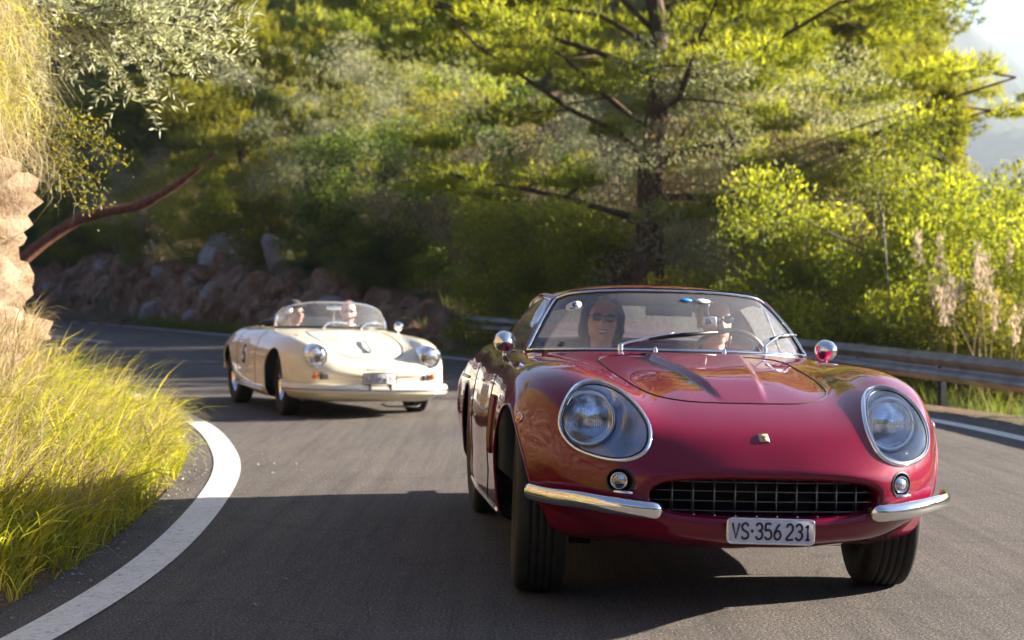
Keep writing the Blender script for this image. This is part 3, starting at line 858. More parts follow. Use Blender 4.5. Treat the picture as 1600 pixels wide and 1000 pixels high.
    # rear lamps, exhausts (seen only from the side)
    for s in (-1, 1):
        m = MB(); m.lathe([(.05, -.02), (.05, .02), (.02, .035), (0, .035)], 24, 'Y', (s * .5, 3.40, .60)); m.build('tail_lamp', simple('red_lens', (.5, .01, .01), .15), root)
        m = MB(); m.tube([(s * .3, 3.1, .24), (s * .3, 3.5, .24)], .028, 14, cap=False); m.build('exhaust_pipe', MAT['chrome'], root)
    # wheels
    for s, yy, st in ((-1, 0, -5), (1, 0, -5), (-1, 2.4, 0), (1, 2.4, 0)):
        w = make_wheel('wheel', .33, .188, .185, 30, MAT['rubber'], MAT['steel'], s)
        w.parent = root; w.location = (s * (.683 if yy == 0 else .65), yy, .329); w.rotation_euler = (0, math.radians(2.0) if yy == 0 else 0, math.radians(st))
    tilt_children(root, BODY_TILT, .014)
    return root, sh

def empty_part(name, parent):
    o = bpy.data.objects.new(name, None); COL.objects.link(o); o.parent = parent
    return o

# outline of the headlamp cover in the car's x,z
HL_OUT = [tuple(p) for p in smooth_path([(.455, .768), (.54, .802), (.615, .785), (.67, .718), (.687, .64), (.655, .578), (.575, .545), (.485, .542), (.415, .580), (.395, .665)], 48, True)]
RED, RED_SHELL = red_coupe()
def in_car(root, tilt, dz, p):
    M = Matrix.Translation(root.location) @ Matrix.Rotation(root.rotation_euler.z, 4, 'Z') @ Matrix.Translation((0, 0, dz)) @ tilt.to_matrix().to_4x4()
    return M @ Vector(p)
# ------------------------------------------------------------------ the cream open car
CREAM_RINGS = [
 [(0,-.80,.42),(.01,-.80,.42),(.02,-.80,.42),(.03,-.80,.42),(.036,-.80,.418),(.04,-.80,.415),(.042,-.80,.41),(.04,-.80,.405),(.036,-.80,.402),(.03,-.80,.40),(.015,-.80,.40),(0,-.80,.40)],
 [(0,-.79,.475),(.15,-.785,.475),(.3,-.77,.474),(.42,-.745,.472),(.50,-.715,.462),(.55,-.69,.445),(.575,-.68,.415),(.575,-.68,.37),(.54,-.69,.33),(.42,-.73,.30),(.2,-.78,.29),(0,-.79,.29)],
 [(0,-.745,.535),(.17,-.74,.535),(.32,-.72,.536),(.44,-.695,.545),(.55,-.66,.545),(.64,-.61,.525),(.69,-.57,.48),(.70,-.56,.41),(.67,-.59,.32),(.5,-.68,.25),(.2,-.74,.23),(0,-.75,.23)],
 [(0,-.64,.605),(.18,-.635,.603),(.33,-.625,.603),(.45,-.62,.625),(.56,-.605,.635),(.67,-.56,.61),(.735,-.50,.55),(.755,-.47,.46),(.74,-.49,.34),(.58,-.58,.22),(.2,-.65,.2),(0,-.65,.2)],
 [(0,-.46,.685),(.18,-.46,.682),(.34,-.46,.670),(.46,-.49,.69),(.565,-.50,.722),(.68,-.44,.71),(.765,-.35,.64),(.792,-.32,.52),(.785,-.33,.36),(.70,-.38,.22),(.3,-.5,.19),(0,-.5,.19)],
 [(0,-.22,.755),(.18,-.22,.752),(.34,-.22,.735),(.46,-.24,.738),(.57,-.24,.772),(.69,-.2,.765),(.782,-.13,.69),(.815,-.08,.55),(.81,-.08,.38),(.77,-.08,.21),(.35,-.2,.18),(0,-.2,.18)],
 [(0,.1,.81),(.19,.1,.807),(.36,.1,.79),(.48,.1,.782),(.58,.1,.795),(.695,.1,.785),(.785,.1,.71),(.828,.1,.56),(.82,.1,.38),(.78,.1,.2),(.35,.1,.18),(0,.1,.18)],
 [(0,.45,.85),(.2,.47,.847),(.38,.52,.838),(.5,.55,.83),(.6,.58,.82),(.7,.6,.795),(.785,.6,.72),(.83,.6,.57),(.822,.6,.38),(.78,.6,.19),(.35,.6,.17),(0,.6,.17)],
 [(0,.9,.86),(.2,.9,.86),(.38,.9,.855),(.5,.9,.848),(.6,.9,.836),(.7,.9,.808),(.787,.9,.73),(.832,.9,.57),(.825,.9,.38),(.78,.9,.19),(.35,.9,.17),(0,.9,.17)],
 [(0,1.5,.86),(.2,1.5,.86),(.38,1.5,.855),(.5,1.5,.845),(.6,1.5,.832),(.7,1.5,.805),(.785,1.5,.73),(.828,1.5,.58),(.82,1.5,.40),(.77,1.5,.22),(.35,1.5,.19),(0,1.5,.19)],
 [(0,2.1,.85),(.2,2.1,.848),(.36,2.1,.84),(.48,2.1,.828),(.58,2.1,.812),(.69,2.1,.785),(.775,2.1,.71),(.815,2.1,.58),(.80,2.1,.42),(.73,2.1,.27),(.35,2.1,.24),(0,2.1,.24)],
 [(0,2.6,.73),(.18,2.6,.728),(.33,2.6,.72),(.44,2.6,.71),(.54,2.6,.695),(.63,2.6,.67),(.71,2.6,.61),(.745,2.6,.52),(.73,2.6,.42),(.65,2.6,.32),(.3,2.6,.29),(0,2.6,.29)],
 [(0,2.93,.58),(.15,2.93,.58),(.28,2.93,.575),(.37,2.93,.57),(.45,2.93,.56),(.52,2.92,.54),(.57,2.90,.51),(.59,2.90,.46),(.57,2.90,.42),(.5,2.92,.37),(.25,2.93,.35),(0,2.93,.35)],
 [(0,3.05,.47),(.01,3.05,.47),(.02,3.05,.47),(.03,3.05,.47),(.035,3.05,.468),(.04,3.05,.465),(.042,3.05,.46),(.04,3.05,.455),(.035,3.05,.452),(.03,3.05,.45),(.015,3.05,.45),(0,3.05,.45)],
]
CREAM_TILT = Euler((math.radians(0.7), math.radians(1.7), 0))
CREAM_DZ = -.035

def cream_car():
    root = empty('open_sports_car', (-1.57, 16.5, 0), math.radians(21.6), 'rounded cream open sports car with upright round headlamps, following on the bend', 'car')
    P = MAT['cream']
    sh = Shell(loft(CREAM_RINGS, 10, 12))
    def circ(cy, cz, r, n=56): return [(cy + r * math.cos(2 * math.pi * i / n), cz + r * math.sin(2 * math.pi * i / n)) for i in range(n)]
    for cy, r, cz in ((0.0, .335, .335), (2.1, .30, .33)):
        for s in (-1, 1): sh.cut(None, circ(cy, cz, r), (1, 2), lambda C, s=s: (C[:, 0] * s > .42))
    C = sh.centres()
    sh.alive &= ~((np.abs(C[:, 0]) < .58) & (C[:, 1] > .80) & (C[:, 1] < 1.75) & (C[:, 2] > .7))
    HO = smooth_path([(0, -.655), (.14, -.645), (.28, -.58), (.36, -.42), (.40, -.1), (.415, .22), (.38, .36), (.2, .36), (0, .355)], 50)
    poly = [tuple(p) for p in HO] + [(-a, b) for a, b in HO[::-1]]
    hood = sh.make('bonnet', P, root, inside(poly, C[:, :2]) & (C[:, 2] > .52))
    m = MB(); m.tube(project_outline(sh, poly, (0, 1), 1.5, (0, 0, -1), .0), .0045, 6, closed=True); m.build('panel_gap', MAT['seal'], hood)
    # lid handle
    hp = []
    for k in range(12):
        yy = -.56 + k * .028; h = sh.ray((0, yy, 1.5), (0, 0, -1)); hp.append(h[0] + Vector((0, 0, .012 + .014 * math.sin(math.pi * k / 11))))
    m = MB(); m.tube(hp, [.020, .018] + [.011] * 10, 8, flat=.6); m.build('bonnet_handle', MAT['chrome'], hood)
    D = [(.72, .84), (.70, .5), (.72, .27), (.80, .24), (1.42, .24), (1.52, .30), (1.56, .55), (1.56, .84)]
    for s in (-1, 1):
        door = sh.make('door', P, root, inside(D, C[:, 1:3]) & (C[:, 0] * s > .68))
        gp = []
        for a, b in smooth_path(D, 50):
            h = sh.ray((s * 1.2, a, b), (-s, 0, 0))
            if h[0] is not None: gp.append(h[0] + Vector((s * .0005, 0, 0)))
        m = MB(); m.tube(gp, .0035, 6); m.build('panel_gap', MAT['seal'], door)
        m = MB(); m.tube([(s * .825, 1.30, .70), (s * .845, 1.33, .703), (s * .845, 1.42, .703), (s * .825, 1.45, .70)], .009, 8); m.build('handle', MAT['chrome'], door)
        # race number roundel
        h = sh.ray((s * 1.2, 1.18, .55), (-s, 0, 0)); c = h[0]; n = h[1] if h[1].x * s > 0 else -h[1]
        q = n.to_track_quat('Z', 'Y').to_matrix()
        V = []; N_ = 32
        for j in range(5):
            for i in range(N_):
                a = 2 * math.pi * i / N_; r = .175 * j / 4
                hh = sh.ray((s * 1.2, c.y + r * math.cos(a), c.z + r * math.sin(a)), (-s, 0, 0)); V.append(hh[0] + Vector((s * .003, 0, 0)))
        F = polar_faces(4, N_); dec = mk('number_roundel', V, F if s > 0 else flip(F), MAT['white'], door)
        m = MB(); pth = smooth_path([(.9, 1), (.2, 1), (.14, .55), (.45, .62), (.8, .55), (.95, .35), (.9, .12), (.65, 0), (.3, 0), (.05, .15)], 40)
        PP = []
        for a, b in pth:
            yy = c.y + (a - .5) * .13 * (1 if s > 0 else -1) * 1; zz = c.z + (b - .5) * .17
            hh = sh.ray((s * 1.2, yy, zz), (-s, 0, 0)); PP.append(hh[0] + Vector((s * .005, 0, 0)))
        m.tube(PP, .016, 6, flat=.4, up=(0, 0, 1)); m.build('door_number', MAT['ink'], dec)
    sh.make('body', P, root)
    for s in (-1, 1):
        for cy, r, cz in ((0.0, .335, .335), (2.1, .30, .33)):
            PP = []
            for i in range(41):
                a = math.radians(-25 + i * 230 / 40); h = sh.ray((s * 1.2, cy + r * math.cos(a), cz + r * math.sin(a)), (-s, 0, 0))
                if h[0] is not None and abs(h[0].x) > .66: PP.append(h[0] - Vector((s * .003, 0, 0)))
            m = MB(); m.tube(PP, .008, 8); m.build('wheel_arch_lip', P, root)
            m = MB(); m.lathe([(r + .005, s * .40), (r + .005, s * .70)], 32, 'X', (0, cy, cz)); m.lathe([(r + .005, s * .40), (0, s * .40)], 32, 'X', (0, cy, cz))
            mk('wheel_arch_liner', m.v, [f for f in m.f if all(m.v[i][2] > .28 for i in f)], MAT['black'], root)
        # headlamps
        hc = Vector((s * .556, -.668, .618)); R = Euler((math.radians(4), 0, 0)).to_matrix()
        m = MB(); m.lathe([(.100, .22), (.108, .10), (.107, .0), (.104, -.014), (.094, -.020), (.088, -.016), (.086, -.006)], 40, 'Y', hc, R=R); lamp = m.build('headlamp_ring', MAT['chrome'], root)
        m = MB(); m.lathe([(.087, -.008), (.07, -.022), (.04, -.032), (0, -.036)], 40, 'Y', hc, R=R); m.build('lens', MAT['lens'], lamp)
        m = MB(); m.ell(hc + Vector((0, -.008, -.108)), (.008, .008, .012), 8, 6); m.build('ring_clip', MAT['chrome'], lamp)
        # indicators and horn grilles
        h = sh.ray((s * .575, -2, .437), (0, 1, 0)); c = h[0]
        m = MB(); m.lathe([(.034, .01), (.034, -.012), (.030, -.016)], 24, 'Y', c); ind = m.build('indicator', MAT['chrome'], root)
        m = MB(); m.lathe([(.031, -.012), (.026, -.028), (.014, -.036), (0, -.038)], 24, 'Y', c); m.build('lens', MAT['orange'], ind)
        hg = empty_part('horn_grille', root)
        hs = sh.ray((s * .46, -2, .437), (0, 1, 0))[0]; he = sh.ray((s * .535, -2, .437), (0, 1, 0))[0]
        m = MB()
        for k in range(4):
            dz = (k - 1.5) * .017
            m.tube([hs + Vector((0, -.001, dz)), he + Vector((0, -.001, dz))], .0062, 6)
        m.build('dark_slots', MAT['black'], hg)
        for k in range(5):
            dz = (k - 2) * .017
            m = MB(); m.tube([hs + Vector((0, -.006, dz)), he + Vector((0, -.006, dz))], .0022, 6); m.build('bar', MAT['chrome'], hg)
    # bumper with bright strip
    bp = smooth_path([(-.79, -.30, .315), (-.785, -.48, .315), (-.70, -.66, .317), (-.50, -.80, .318), (-.25, -.865, .318), (0, -.885, .318), (.25, -.865, .318), (.50, -.80, .318), (.70, -.66, .317), (.785, -.48, .315), (.79, -.30, .315)], 70)
    m = MB(); m.tube([tuple(p) for p in bp], [.030] + [.046] * 68 + [.030], 16, flat=.5); bm_ = m.build('bumper', P, root)
    m = MB(); m.tube([(p[0] * 1.0 + .022 * p[0] / .8, p[1] - .021, p[2] - .004) for p in bp[4:-4]], .010, 10, flat=.6); m.build('bright_strip', MAT['chrome'], bm_)
    m = MB(); m.tube([(p[0] * 1.0 + .030 * p[0] / .8, p[1] - .027, p[2] - .004) for p in bp[4:-4]], .0035, 8); m.build('rubber_insert', MAT['seal'], bm_)
    # number plate, slightly bowed
    pl = empty_part('number_plate', root)
    V = []; F = []
    for i in range(13):
        u = -1 + i / 6; y = -.905 + .030 * u * u
        for zz in (.365, .470): V.append((u * .165, y, zz + .012 * (1 - u * u)))
    for i in range(12): F.append((2 * i, 2 * i + 2, 2 * i + 3, 2 * i + 1))
    n0 = len(V); V += [(a, b + .004, c) for a, b, c in V]; F += [tuple(reversed([i + n0 for i in f])) for f in F]
    mk('plate_panel', V, F, MAT['plate'], pl)
    edge = [V[i] for i in range(0, 26, 2)] + [V[i] for i in range(25, 0, -2)]
    m = MB(); m.tube(edge, .004, 6, closed=True); m.build('plate_frame', MAT['seal'], pl)
    plate_text('H0767 88', -.145, .15, .393, .062, -.912, .0032, 'plate_lettering', MAT['ink'], pl)
    m = MB(); m.box((-.1, -.86, .34), (.02, .09, .06)); m.build('plate_bracket', MAT['black'], pl)
    m = MB(); m.box((.1, -.86, .34), (.02, .09, .06)); m.build('plate_bracket', MAT['black'], pl)
    # small script above the plate
    m = MB(); pth = []
    for i in range(60):
        t = i / 59; xx = -.10 + .2 * t; h = sh.ray((xx, -2, .505 + .008 * math.sin(t * 46)), (0, 1, 0)); pth.append(h[0] + Vector((0, -.003, 0)))
    m.tube(pth, .0022, 5); m.build('script_badge', MAT['steel'], root)
    # rub rail and sill
    for s in (-1, 1):
        for zz, r_, mt in ((.235, .016, MAT['cream']), (.262, .006, MAT['chrome'])):
            PP = []
            for k in range(20):
                h = sh.ray((s * 1.2, .40 + k * .074, zz), (-s, 0, 0))
                if h[0] is not None: PP.append(h[0] + Vector((s * .006, 0, 0)))
            m = MB(); m.tube(PP, r_, 8); m.build('sill_strip', mt, root)
    # windscreen
    def sym(a): return np.concatenate([(a * np.array([-1, 1, 1]))[::-1][:-1], a])
    B = sym(smooth_path([(0, .52, .862), (.25, .56, .858), (.42, .66, .855), (.54, .80, .848), (.59, .90, .842)], 16))
    T = sym(smooth_path([(0, .74, 1.118), (.25, .76, 1.108), (.42, .82, 1.074), (.52, .89, 1.03), (.565, .94, .975)], 16))
    nu = len(B); V = np.array([B * (1 - j / 8) + T * (j / 8) + np.array([0, -.012, .012]) * 4 * (j / 8) * (1 - j / 8) for j in range(9)])
    F = [(j * nu + i, j * nu + i + 1, (j + 1) * nu + i + 1, (j + 1) * nu + i) for j in range(8) for i in range(nu - 1)]
    ws = mk('windscreen', V.reshape(-1, 3), F, MAT['glass'], root)
    m = MB(); m.tube([tuple(p) for p in T], .008, 8); m.tube([tuple(V[0][0])] + [tuple(v[0]) for v in V[1:]], .012, 8); m.tube([tuple(v[-1]) for v in V], .012, 8); m.build('windscreen_frame', MAT['chrome'], ws)
    m = MB(); m.tube([tuple(p) for p in B], .010, 8); m.tube([tuple(p + np.array([0, .004, -.010])) for p in T], .006, 8); m.build('rubber_seal', MAT['seal'], ws)
    m = MB(); m.tube([(0, .80, .87), (0, .78, 1.12)], .004, 6); m.box((0, .80, 1.055), (.16, .012, .035), bev=.006); m.build('interior_mirror', MAT['chrome'], root)
    q = (Vector((-.35, -1, .5))).normalized().to_track_quat('Z', 'Y').to_matrix()
    m = MB(); m.lathe([(.045, 0), (.045, .002), (0, .002)], 24, 'Z', (-.478, .812, 1.02), R=q); m.build('round_sticker', MAT['white'], root)
    for x0, s in ((-.10, 1), (.30, 1)):
        m = MB(); m.tube([tuple(p) for p in smooth_path([(x0 - .08, .50 + .1 * abs(x0), .868), (x0 - .02, .545 + .1 * abs(x0), .905), (x0 + .05, .56 + .12 * abs(x0), .918), (x0 + .20, .60 + .3 * abs(x0), .905)], 12)], .008, 8); m.ell((x0 - .08, .50 + .1 * abs(x0), .86), (.015, .015, .015), 10, 6); m.build('wiper', MAT['chrome'], root)
    # one round mirror on the driver's wing
    mc = Vector((.66, .66, .885)); R = Euler((math.radians(90), 0, 0)).to_matrix()
    m = MB(); m.lathe([(0, .05), (.028, .04), (.045, .018), (.05, -.004), (.047, -.012)], 24, 'Z', mc, R=R); m.tube([mc, mc + Vector((-.005, .0, -.09))], .009, 8); mo = m.build('wing_mirror', MAT['chrome'], root)
    m = MB(); m.lathe([(.047, -.011), (0, -.011)], 24, 'Z', mc, R=R); m.build('mirror_glass', MAT['mirror'], mo)
    # tub, seats, wheel, folded hood cover
    m = MB(); m.box((0, 1.3, .27), (1.2, 1.3, .04)); m.box((-.6, 1.25, .55), (.03, 1.1, .54)); m.box((.6, 1.25, .55), (.03, 1.1, .54)); m.box((0, .72, .55), (1.2, .03, .56)); m.box((0, 1.82, .56), (1.18, .03, .54)); m.build('cabin_tub', MAT['leather'], root, smooth=False)
    m = MB(); m.tube([tuple(p) for p in smooth_path([(-.55, .92, .82), (-.3, .86, .835), (0, .84, .84), (.3, .86, .835), (.55, .92, .82)], 16)], .035, 8, flat=1.5); m.build('dashboard', MAT['leather'], root)
    for s in (-1, 1):
        m = MB(); m.box((s * .30, 1.20, .36), (.42, .46, .14), bev=.05); m.box((s * .30, 1.47, .60), (.42, .10, .50), rot=(math.radians(-15), 0, 0), bev=.04); m.build('seat', MAT['leather'], root)
    m = MB(); m.ell((0, 1.78, .86), (.56, .20, .085), 28, 12); m.build('folded_hood', MAT['leather'], root)
    wc = Vector((.30, 1.02, .80)); qr = Euler((math.radians(-62), 0, 0)).to_matrix()
    m = MB(); m.tube([wc + qr @ Vector((.19 * math.cos(a), .19 * math.sin(a), 0)) for a in np.linspace(0, 2 * math.pi, 40, endpoint=False)], .012, 8, closed=True); m.tube([wc, wc + Vector((0, -.25, -.1))], .02, 8)
    for a in (0, 180, 270): m.tube([wc, wc + qr @ Vector((.185 * math.cos(math.radians(a)), .185 * math.sin(math.radians(a)), 0))], .007, 6)
    m.build('steering_wheel', MAT['seal'], root)
    m = MB(); m.box((0, 1.1, .2), (1.1, 2.6, .03)); m.build('underbody', MAT['black'], root)
    m = MB(); m.tube([(.1, -.62, .17), (.15, -.66, .15), (.45, -.66, .15), (.5, -.6, .17)], .008, 6); m.build('tow_bar', MAT['seal'], root)
    for s, yy, st in ((-1, 0, -4), (1, 0, -4), (-1, 2.1, 0), (1, 2.1, 0)):
        w = make_wheel('wheel', .32, .165, .19, 0, MAT['rubber'], MAT['chrome'], s)
        w.parent = root; w.location = (s * .645, yy, .319); w.rotation_euler = (0, 0, math.radians(st))
    for s in (-1, 1):
        m = MB(); m.lathe([(.035, -.02), (.035, .02), (0, .035)], 20, 'Y', (s * .5, 2.85, .50)); m.build('tail_lamp', MAT['orange'], root)
    m = MB(); m.tube([(-.72, 2.62, .37), (-.55, 2.96, .37), (0, 3.13, .37), (.55, 2.96, .37), (.72, 2.62, .37)], .04, 10, flat=.5); m.build('rear_bumper', P, root)
    tilt_children(root, CREAM_TILT, CREAM_DZ)
    return root
CREAM = cream_car()
# ------------------------------------------------------------------ people
def remeshed(mb, voxel, smooth_it=3):
    o = mk('tmp', mb.v, mb.f, None if False else MAT['black'])
    r = o.modifiers.new('r', 'REMESH'); r.mode = 'VOXEL'; r.voxel_size = voxel
    s = o.modifiers.new('s', 'SMOOTH'); s.iterations = smooth_it; s.factor = .6
    dg = bpy.context.evaluated_depsgraph_get(); dg.update()
    me = bpy.data.meshes.new_from_object(o.evaluated_get(dg))
    bpy.data.objects.remove(o)
    me.materials.clear()
    return me
def mesh_part(name, me, mat, parent):
    me.materials.append(mat); me.polygons.foreach_set('use_smooth', [True] * len(me.polygons))
    o = bpy.data.objects.new(name, me); COL.objects.link(o); o.parent = parent
    return o
def skin_mat(name, c):
    t = NT(name); t.b.inputs['Base Color'].default_value = c + (1,); t.b.inputs['Roughness'].default_value = .48
    t.b.inputs['Subsurface Weight'].default_value = .12; t.b.inputs['Subsurface Radius'].default_value = (.02, .008, .004)
    v = t.noise(t.coord(), 28, 5)
    t.l(t.ramp(v, [(.3, tuple(x * .85 for x in c) + (1,)), (.7, tuple(min(1, x * 1.1) for x in c) + (1,))]), t.b.inputs['Base Color'])
    return t.m
def person(label, loc, rz, skin, shirt, hair, lean=0.0, head_tilt=(0, 0, 0), female=False, driving=False, hat=None, smile=True, shades=True, beard=False, detail=.0065):
    root = empty('person', loc, rz, label, 'person')
    root.rotation_euler = (0, lean, rz)
    k = .93 if female else 1.0
    H = Vector((0, .15, .76))
    HR = Euler([math.radians(a) for a in head_tilt]).to_matrix()
    def hp(x, y, z): return H + HR @ (Vector((x, y, z)) * (k if female else 1))
    sx = .175 if female else .20
    j = dict(neck=Vector((0, .165, .58)), chest=Vector((0, .12, .42)), waist=Vector((0, .05, .22)), hip=Vector((0, .0, .09)))
    arms = {}
    for s in (-1, 1):
        shd = Vector((s * sx, .15, .515)); elb = Vector((s * (sx + .06), -.05, .33))
        hand = Vector((s * .16, -.30, .52)) if driving else Vector((s * .10, -.24, .20))
        arms[s] = (shd, elb, hand)
    b = MB()
    # head: skull, face, jaw, nose, ears, brow, cheeks
    b.ell(hp(0, .015, .035), (.076, .096, .094), 28, 18, R=HR)
    b.ell(hp(0, -.030, -.02), (.068, .062, .085), 24, 16, R=HR)
    b.ell(hp(0, -.048, -.088), (.034, .030, .026), 16, 10, R=HR)
    for s in (-1, 1):
        b.ell(hp(s * .034, -.058, -.022), (.028, .026, .026), 14, 10, R=HR)
        b.ell(hp(s * .036, -.03, -.066), (.030, .034, .032), 14, 10, R=HR)
        b.ell(hp(s * .078, .012, -.005), (.010, .020, .032), 12, 8, R=HR)
    b.ell(hp(0, -.076, .032), (.050, .016, .014), 16, 8, R=HR)
    b.tube([hp(0, -.082, .022), hp(0, -.096, -.004), hp(0, -.106, -.026), hp(0, -.098, -.034)], [.010, .011, .015, .010], 10)
    for s in (-1, 1): b.ell(hp(s * .012, -.092, -.030), (.009, .010, .008), 10, 6, R=HR)
    b.ell(hp(0, -.086, -.052), (.024, .012, .007), 12, 8, R=HR); b.ell(hp(0, -.084, -.069), (.021, .012, .008), 12, 8, R=HR)
    b.tube([hp(0, .02, -.06), j['neck'] + Vector((0, .0, .02)), Vector((0, .15, .50))], [.054, .052, .062], 14)
    # torso, arms, legs
    b.tube([Vector((0, .14, .53)), j['chest'], j['waist'], j['hip']], [.10, .135, .115, .13], 20, flat=1.25, up=(0, 1, 0))
    for s in (-1, 1):
        shd, elb, hand = arms[s]
        b.tube([Vector((s * .05, .15, .52)), shd], [.055, .052], 12); b.ell(shd, (.052, .052, .052), 14, 10)
        b.tube([shd, elb], [.046, .037], 12); b.ell(elb, (.037, .037, .037), 12, 8)
        wr = elb.lerp(hand, .84); b.tube([elb, elb.lerp(hand, .3), wr], [.036, .038, .025], 12)
        d = (hand - elb).normalized(); side = Vector((s, 0, 0)) - d * d.x * s; side.normalize(); nn = d.cross(side)
        b.tube([wr, wr + d * .05, wr + d * .09], [.022, .030, .034], 12, flat=.55, up=tuple(side))
        for f, (off, L) in enumerate(((-.027, .062), (-.009, .072), (.009, .068), (.026, .052))):
            p0 = wr + d * .075 + side * off; p1 = p0 + d * L * .5 - nn * .006 * s; p2 = p1 + d * L * .25 - nn * .018 * s; p3 = p2 - nn * .018 * s + d * .004
            b.tube([p0, p1, p2, p3], [.0095, .0088, .008, .0072], 8)
        p0 = wr + d * .03 - side * .024; b.tube([p0, p0 - side * .022 + d * .025, p0 - side * .028 + d * .052], [.012, .0105, .009], 8)
        hipj = Vector((s * .085, 0, .07)); kn = Vector((s * .15, -.42, .17)); an = Vector((s * .14, -.74, -.03))
        b.tube([hipj, kn], [.085, .055], 14); b.ell(kn, (.056, .056, .056), 12, 8); b.tube([kn, kn.lerp(an, .35), an], [.052, .055, .036], 12)
        b.ell(an + Vector((0, -.06, -.02)), (.042, .11, .035), 14, 8)
    me = remeshed(b, detail, 2); mesh_part('body', me, skin_mat('skin', skin), root)
    # shirt and trousers, a few millimetres outside the body
    c = MB()
    c.tube([Vector((0, .15, .555)), Vector((0, .145, .525)), j['chest'], j['waist'], j['hip'] + Vector((0, 0, -.02))], [.075, .115, .147, .128, .142], 22, flat=1.27, up=(0, 1, 0))
    for s in (-1, 1):
        shd, elb, hand = arms[s]
        c.tube([Vector((s * .05, .15, .52)), shd], [.066, .064], 12); c.ell(shd, (.064, .064, .064), 14, 10)
        end = elb.lerp(hand, .72) if not female else elb.lerp(hand, .1)
        c.tube([shd, elb], [.058, .048], 12); c.ell(elb, (.048, .048, .048), 12, 8); c.tube([elb, end], [.047, .038], 12)
    mesh_part('shirt', remeshed(c, .009, 3), simple('shirt_cloth', shirt, .85, bump=(22, .5, .012)), root)
    t = MB()
    for s in (-1, 1):
        hipj = Vector((s * .085, 0, .07)); kn = Vector((s * .15, -.42, .17)); an = Vector((s * .14, -.72, -.02))
        t.ell((s * .06, .01, .06), (.12, .13, .10), 16, 10); t.tube([hipj, kn], [.097, .068], 14); t.ell(kn, (.068, .068, .068), 12, 8); t.tube([kn, an], [.066, .052], 12)
    mesh_part('trousers', remeshed(t, .012, 3), simple('denim_cloth', (.03, .04, .08), .9), root)
    for s in (-1, 1):
        m = MB(); m.ell(Vector((s * .14, -.80, -.055)), (.048, .125, .045), 18, 10); m.build('shoe', MAT['leather'], root)
    # hair
    hm = MB()
    if hair is not None:
        if female:
            hm.ell(hp(0, .036, .055), (.094, .098, .094), 24, 16, R=HR)
            hm.ell(hp(0, .08, -.03), (.075, .05, .11), 20, 12, R=HR)
            for s in (-1, 1): hm.tube([hp(s * .062, -.030, .09), hp(s * .092, -.01, .03), hp(s * .092, .025, -.05), hp(s * .082, .03, -.12)], [.022, .024, .028, .024], 10)
        else:
            hm.ell(hp(0, .040, .055), (.083, .092, .086), 24, 16, R=HR)
        mh = remeshed(hm, .008, 1)
        for v in mh.vertices:
            n = mathutils_noise(v.co * 60); v.co += v.normal * n * .004
        t = simple('hair', hair, .45, bump=(160, .6, .006)); mesh_part('hair', mh, t, root)
    if hat:
        m = MB(); m.ell(hp(0, .02, .075), (.090, .105, .070), 24, 14, R=HR); m.ell(hp(0, -.105, .068), (.068, .055, .008), 20, 8, R=HR); m.build('cap', simple('cap_cloth', hat, .9), root)
    # mouth, eyes, glasses
    if smile:
        m = MB(); m.tube([hp(-.025, -.088, -.052), hp(-.012, -.0975, -.062), hp(0, -.0995, -.0645), hp(.012, -.0975, -.062), hp(.025, -.088, -.052)], [.002, .0070, .0085, .0070, .002], 8, flat=.5); m.build('teeth', MAT['white'], root)
    m = MB(); m.tube([hp(-.028, -.086, -.050), hp(-.012, -.098, -.055), hp(0, -.101, -.0565), hp(.012, -.098, -.055), hp(.028, -.086, -.050)], [.002, .0032, .0036, .0032, .002], 8)
    m.tube([hp(-.026, -.086, -.052), hp(-.012, -.096, -.070), hp(0, -.098, -.0735), hp(.012, -.096, -.070), hp(.026, -.086, -.052)], [.002, .0038, .0044, .0038, .002], 8); m.build('lips', simple('lips', (.42, .10, .09), .4), root)
    for s in (-1, 1):
        m = MB(); m.ell(hp(s * .030, -.077, .012), (.012, .010, .008), 14, 8, R=HR); ey = m.build('eye', MAT['white'], root)
        m = MB(); m.ell(hp(s * .030, -.086, .012), (.0045, .0025, .0045), 10, 6, R=HR); m.build('iris', MAT['ink'], ey)
    if shades:
        m = MB()
        for s in (-1, 1): m.ell(hp(s * .032, -.097, .010), (.0275, .006, .021), 20, 10, R=HR)
        m.tube([hp(-.008, -.102, .016), hp(.008, -.102, .016)], .003, 6)
        for s in (-1, 1): m.tube([hp(s * .056, -.094, .016), hp(s * .080, -.04, .014), hp(s * .082, .01, .01)], .0028, 6)
        m.build('sunglasses', simple('dark_lens', (.006, .006, .012), .06, coat=1), root)
    if beard:
        m = MB(); m.ell(hp(0, -.05, -.085), (.044, .036, .030), 16, 10, R=HR); m.build('beard', simple('stubble', (.22, .2, .18), .9), root)
    return root
import mathutils
def mathutils_noise(v): return mathutils.noise.noise(v)

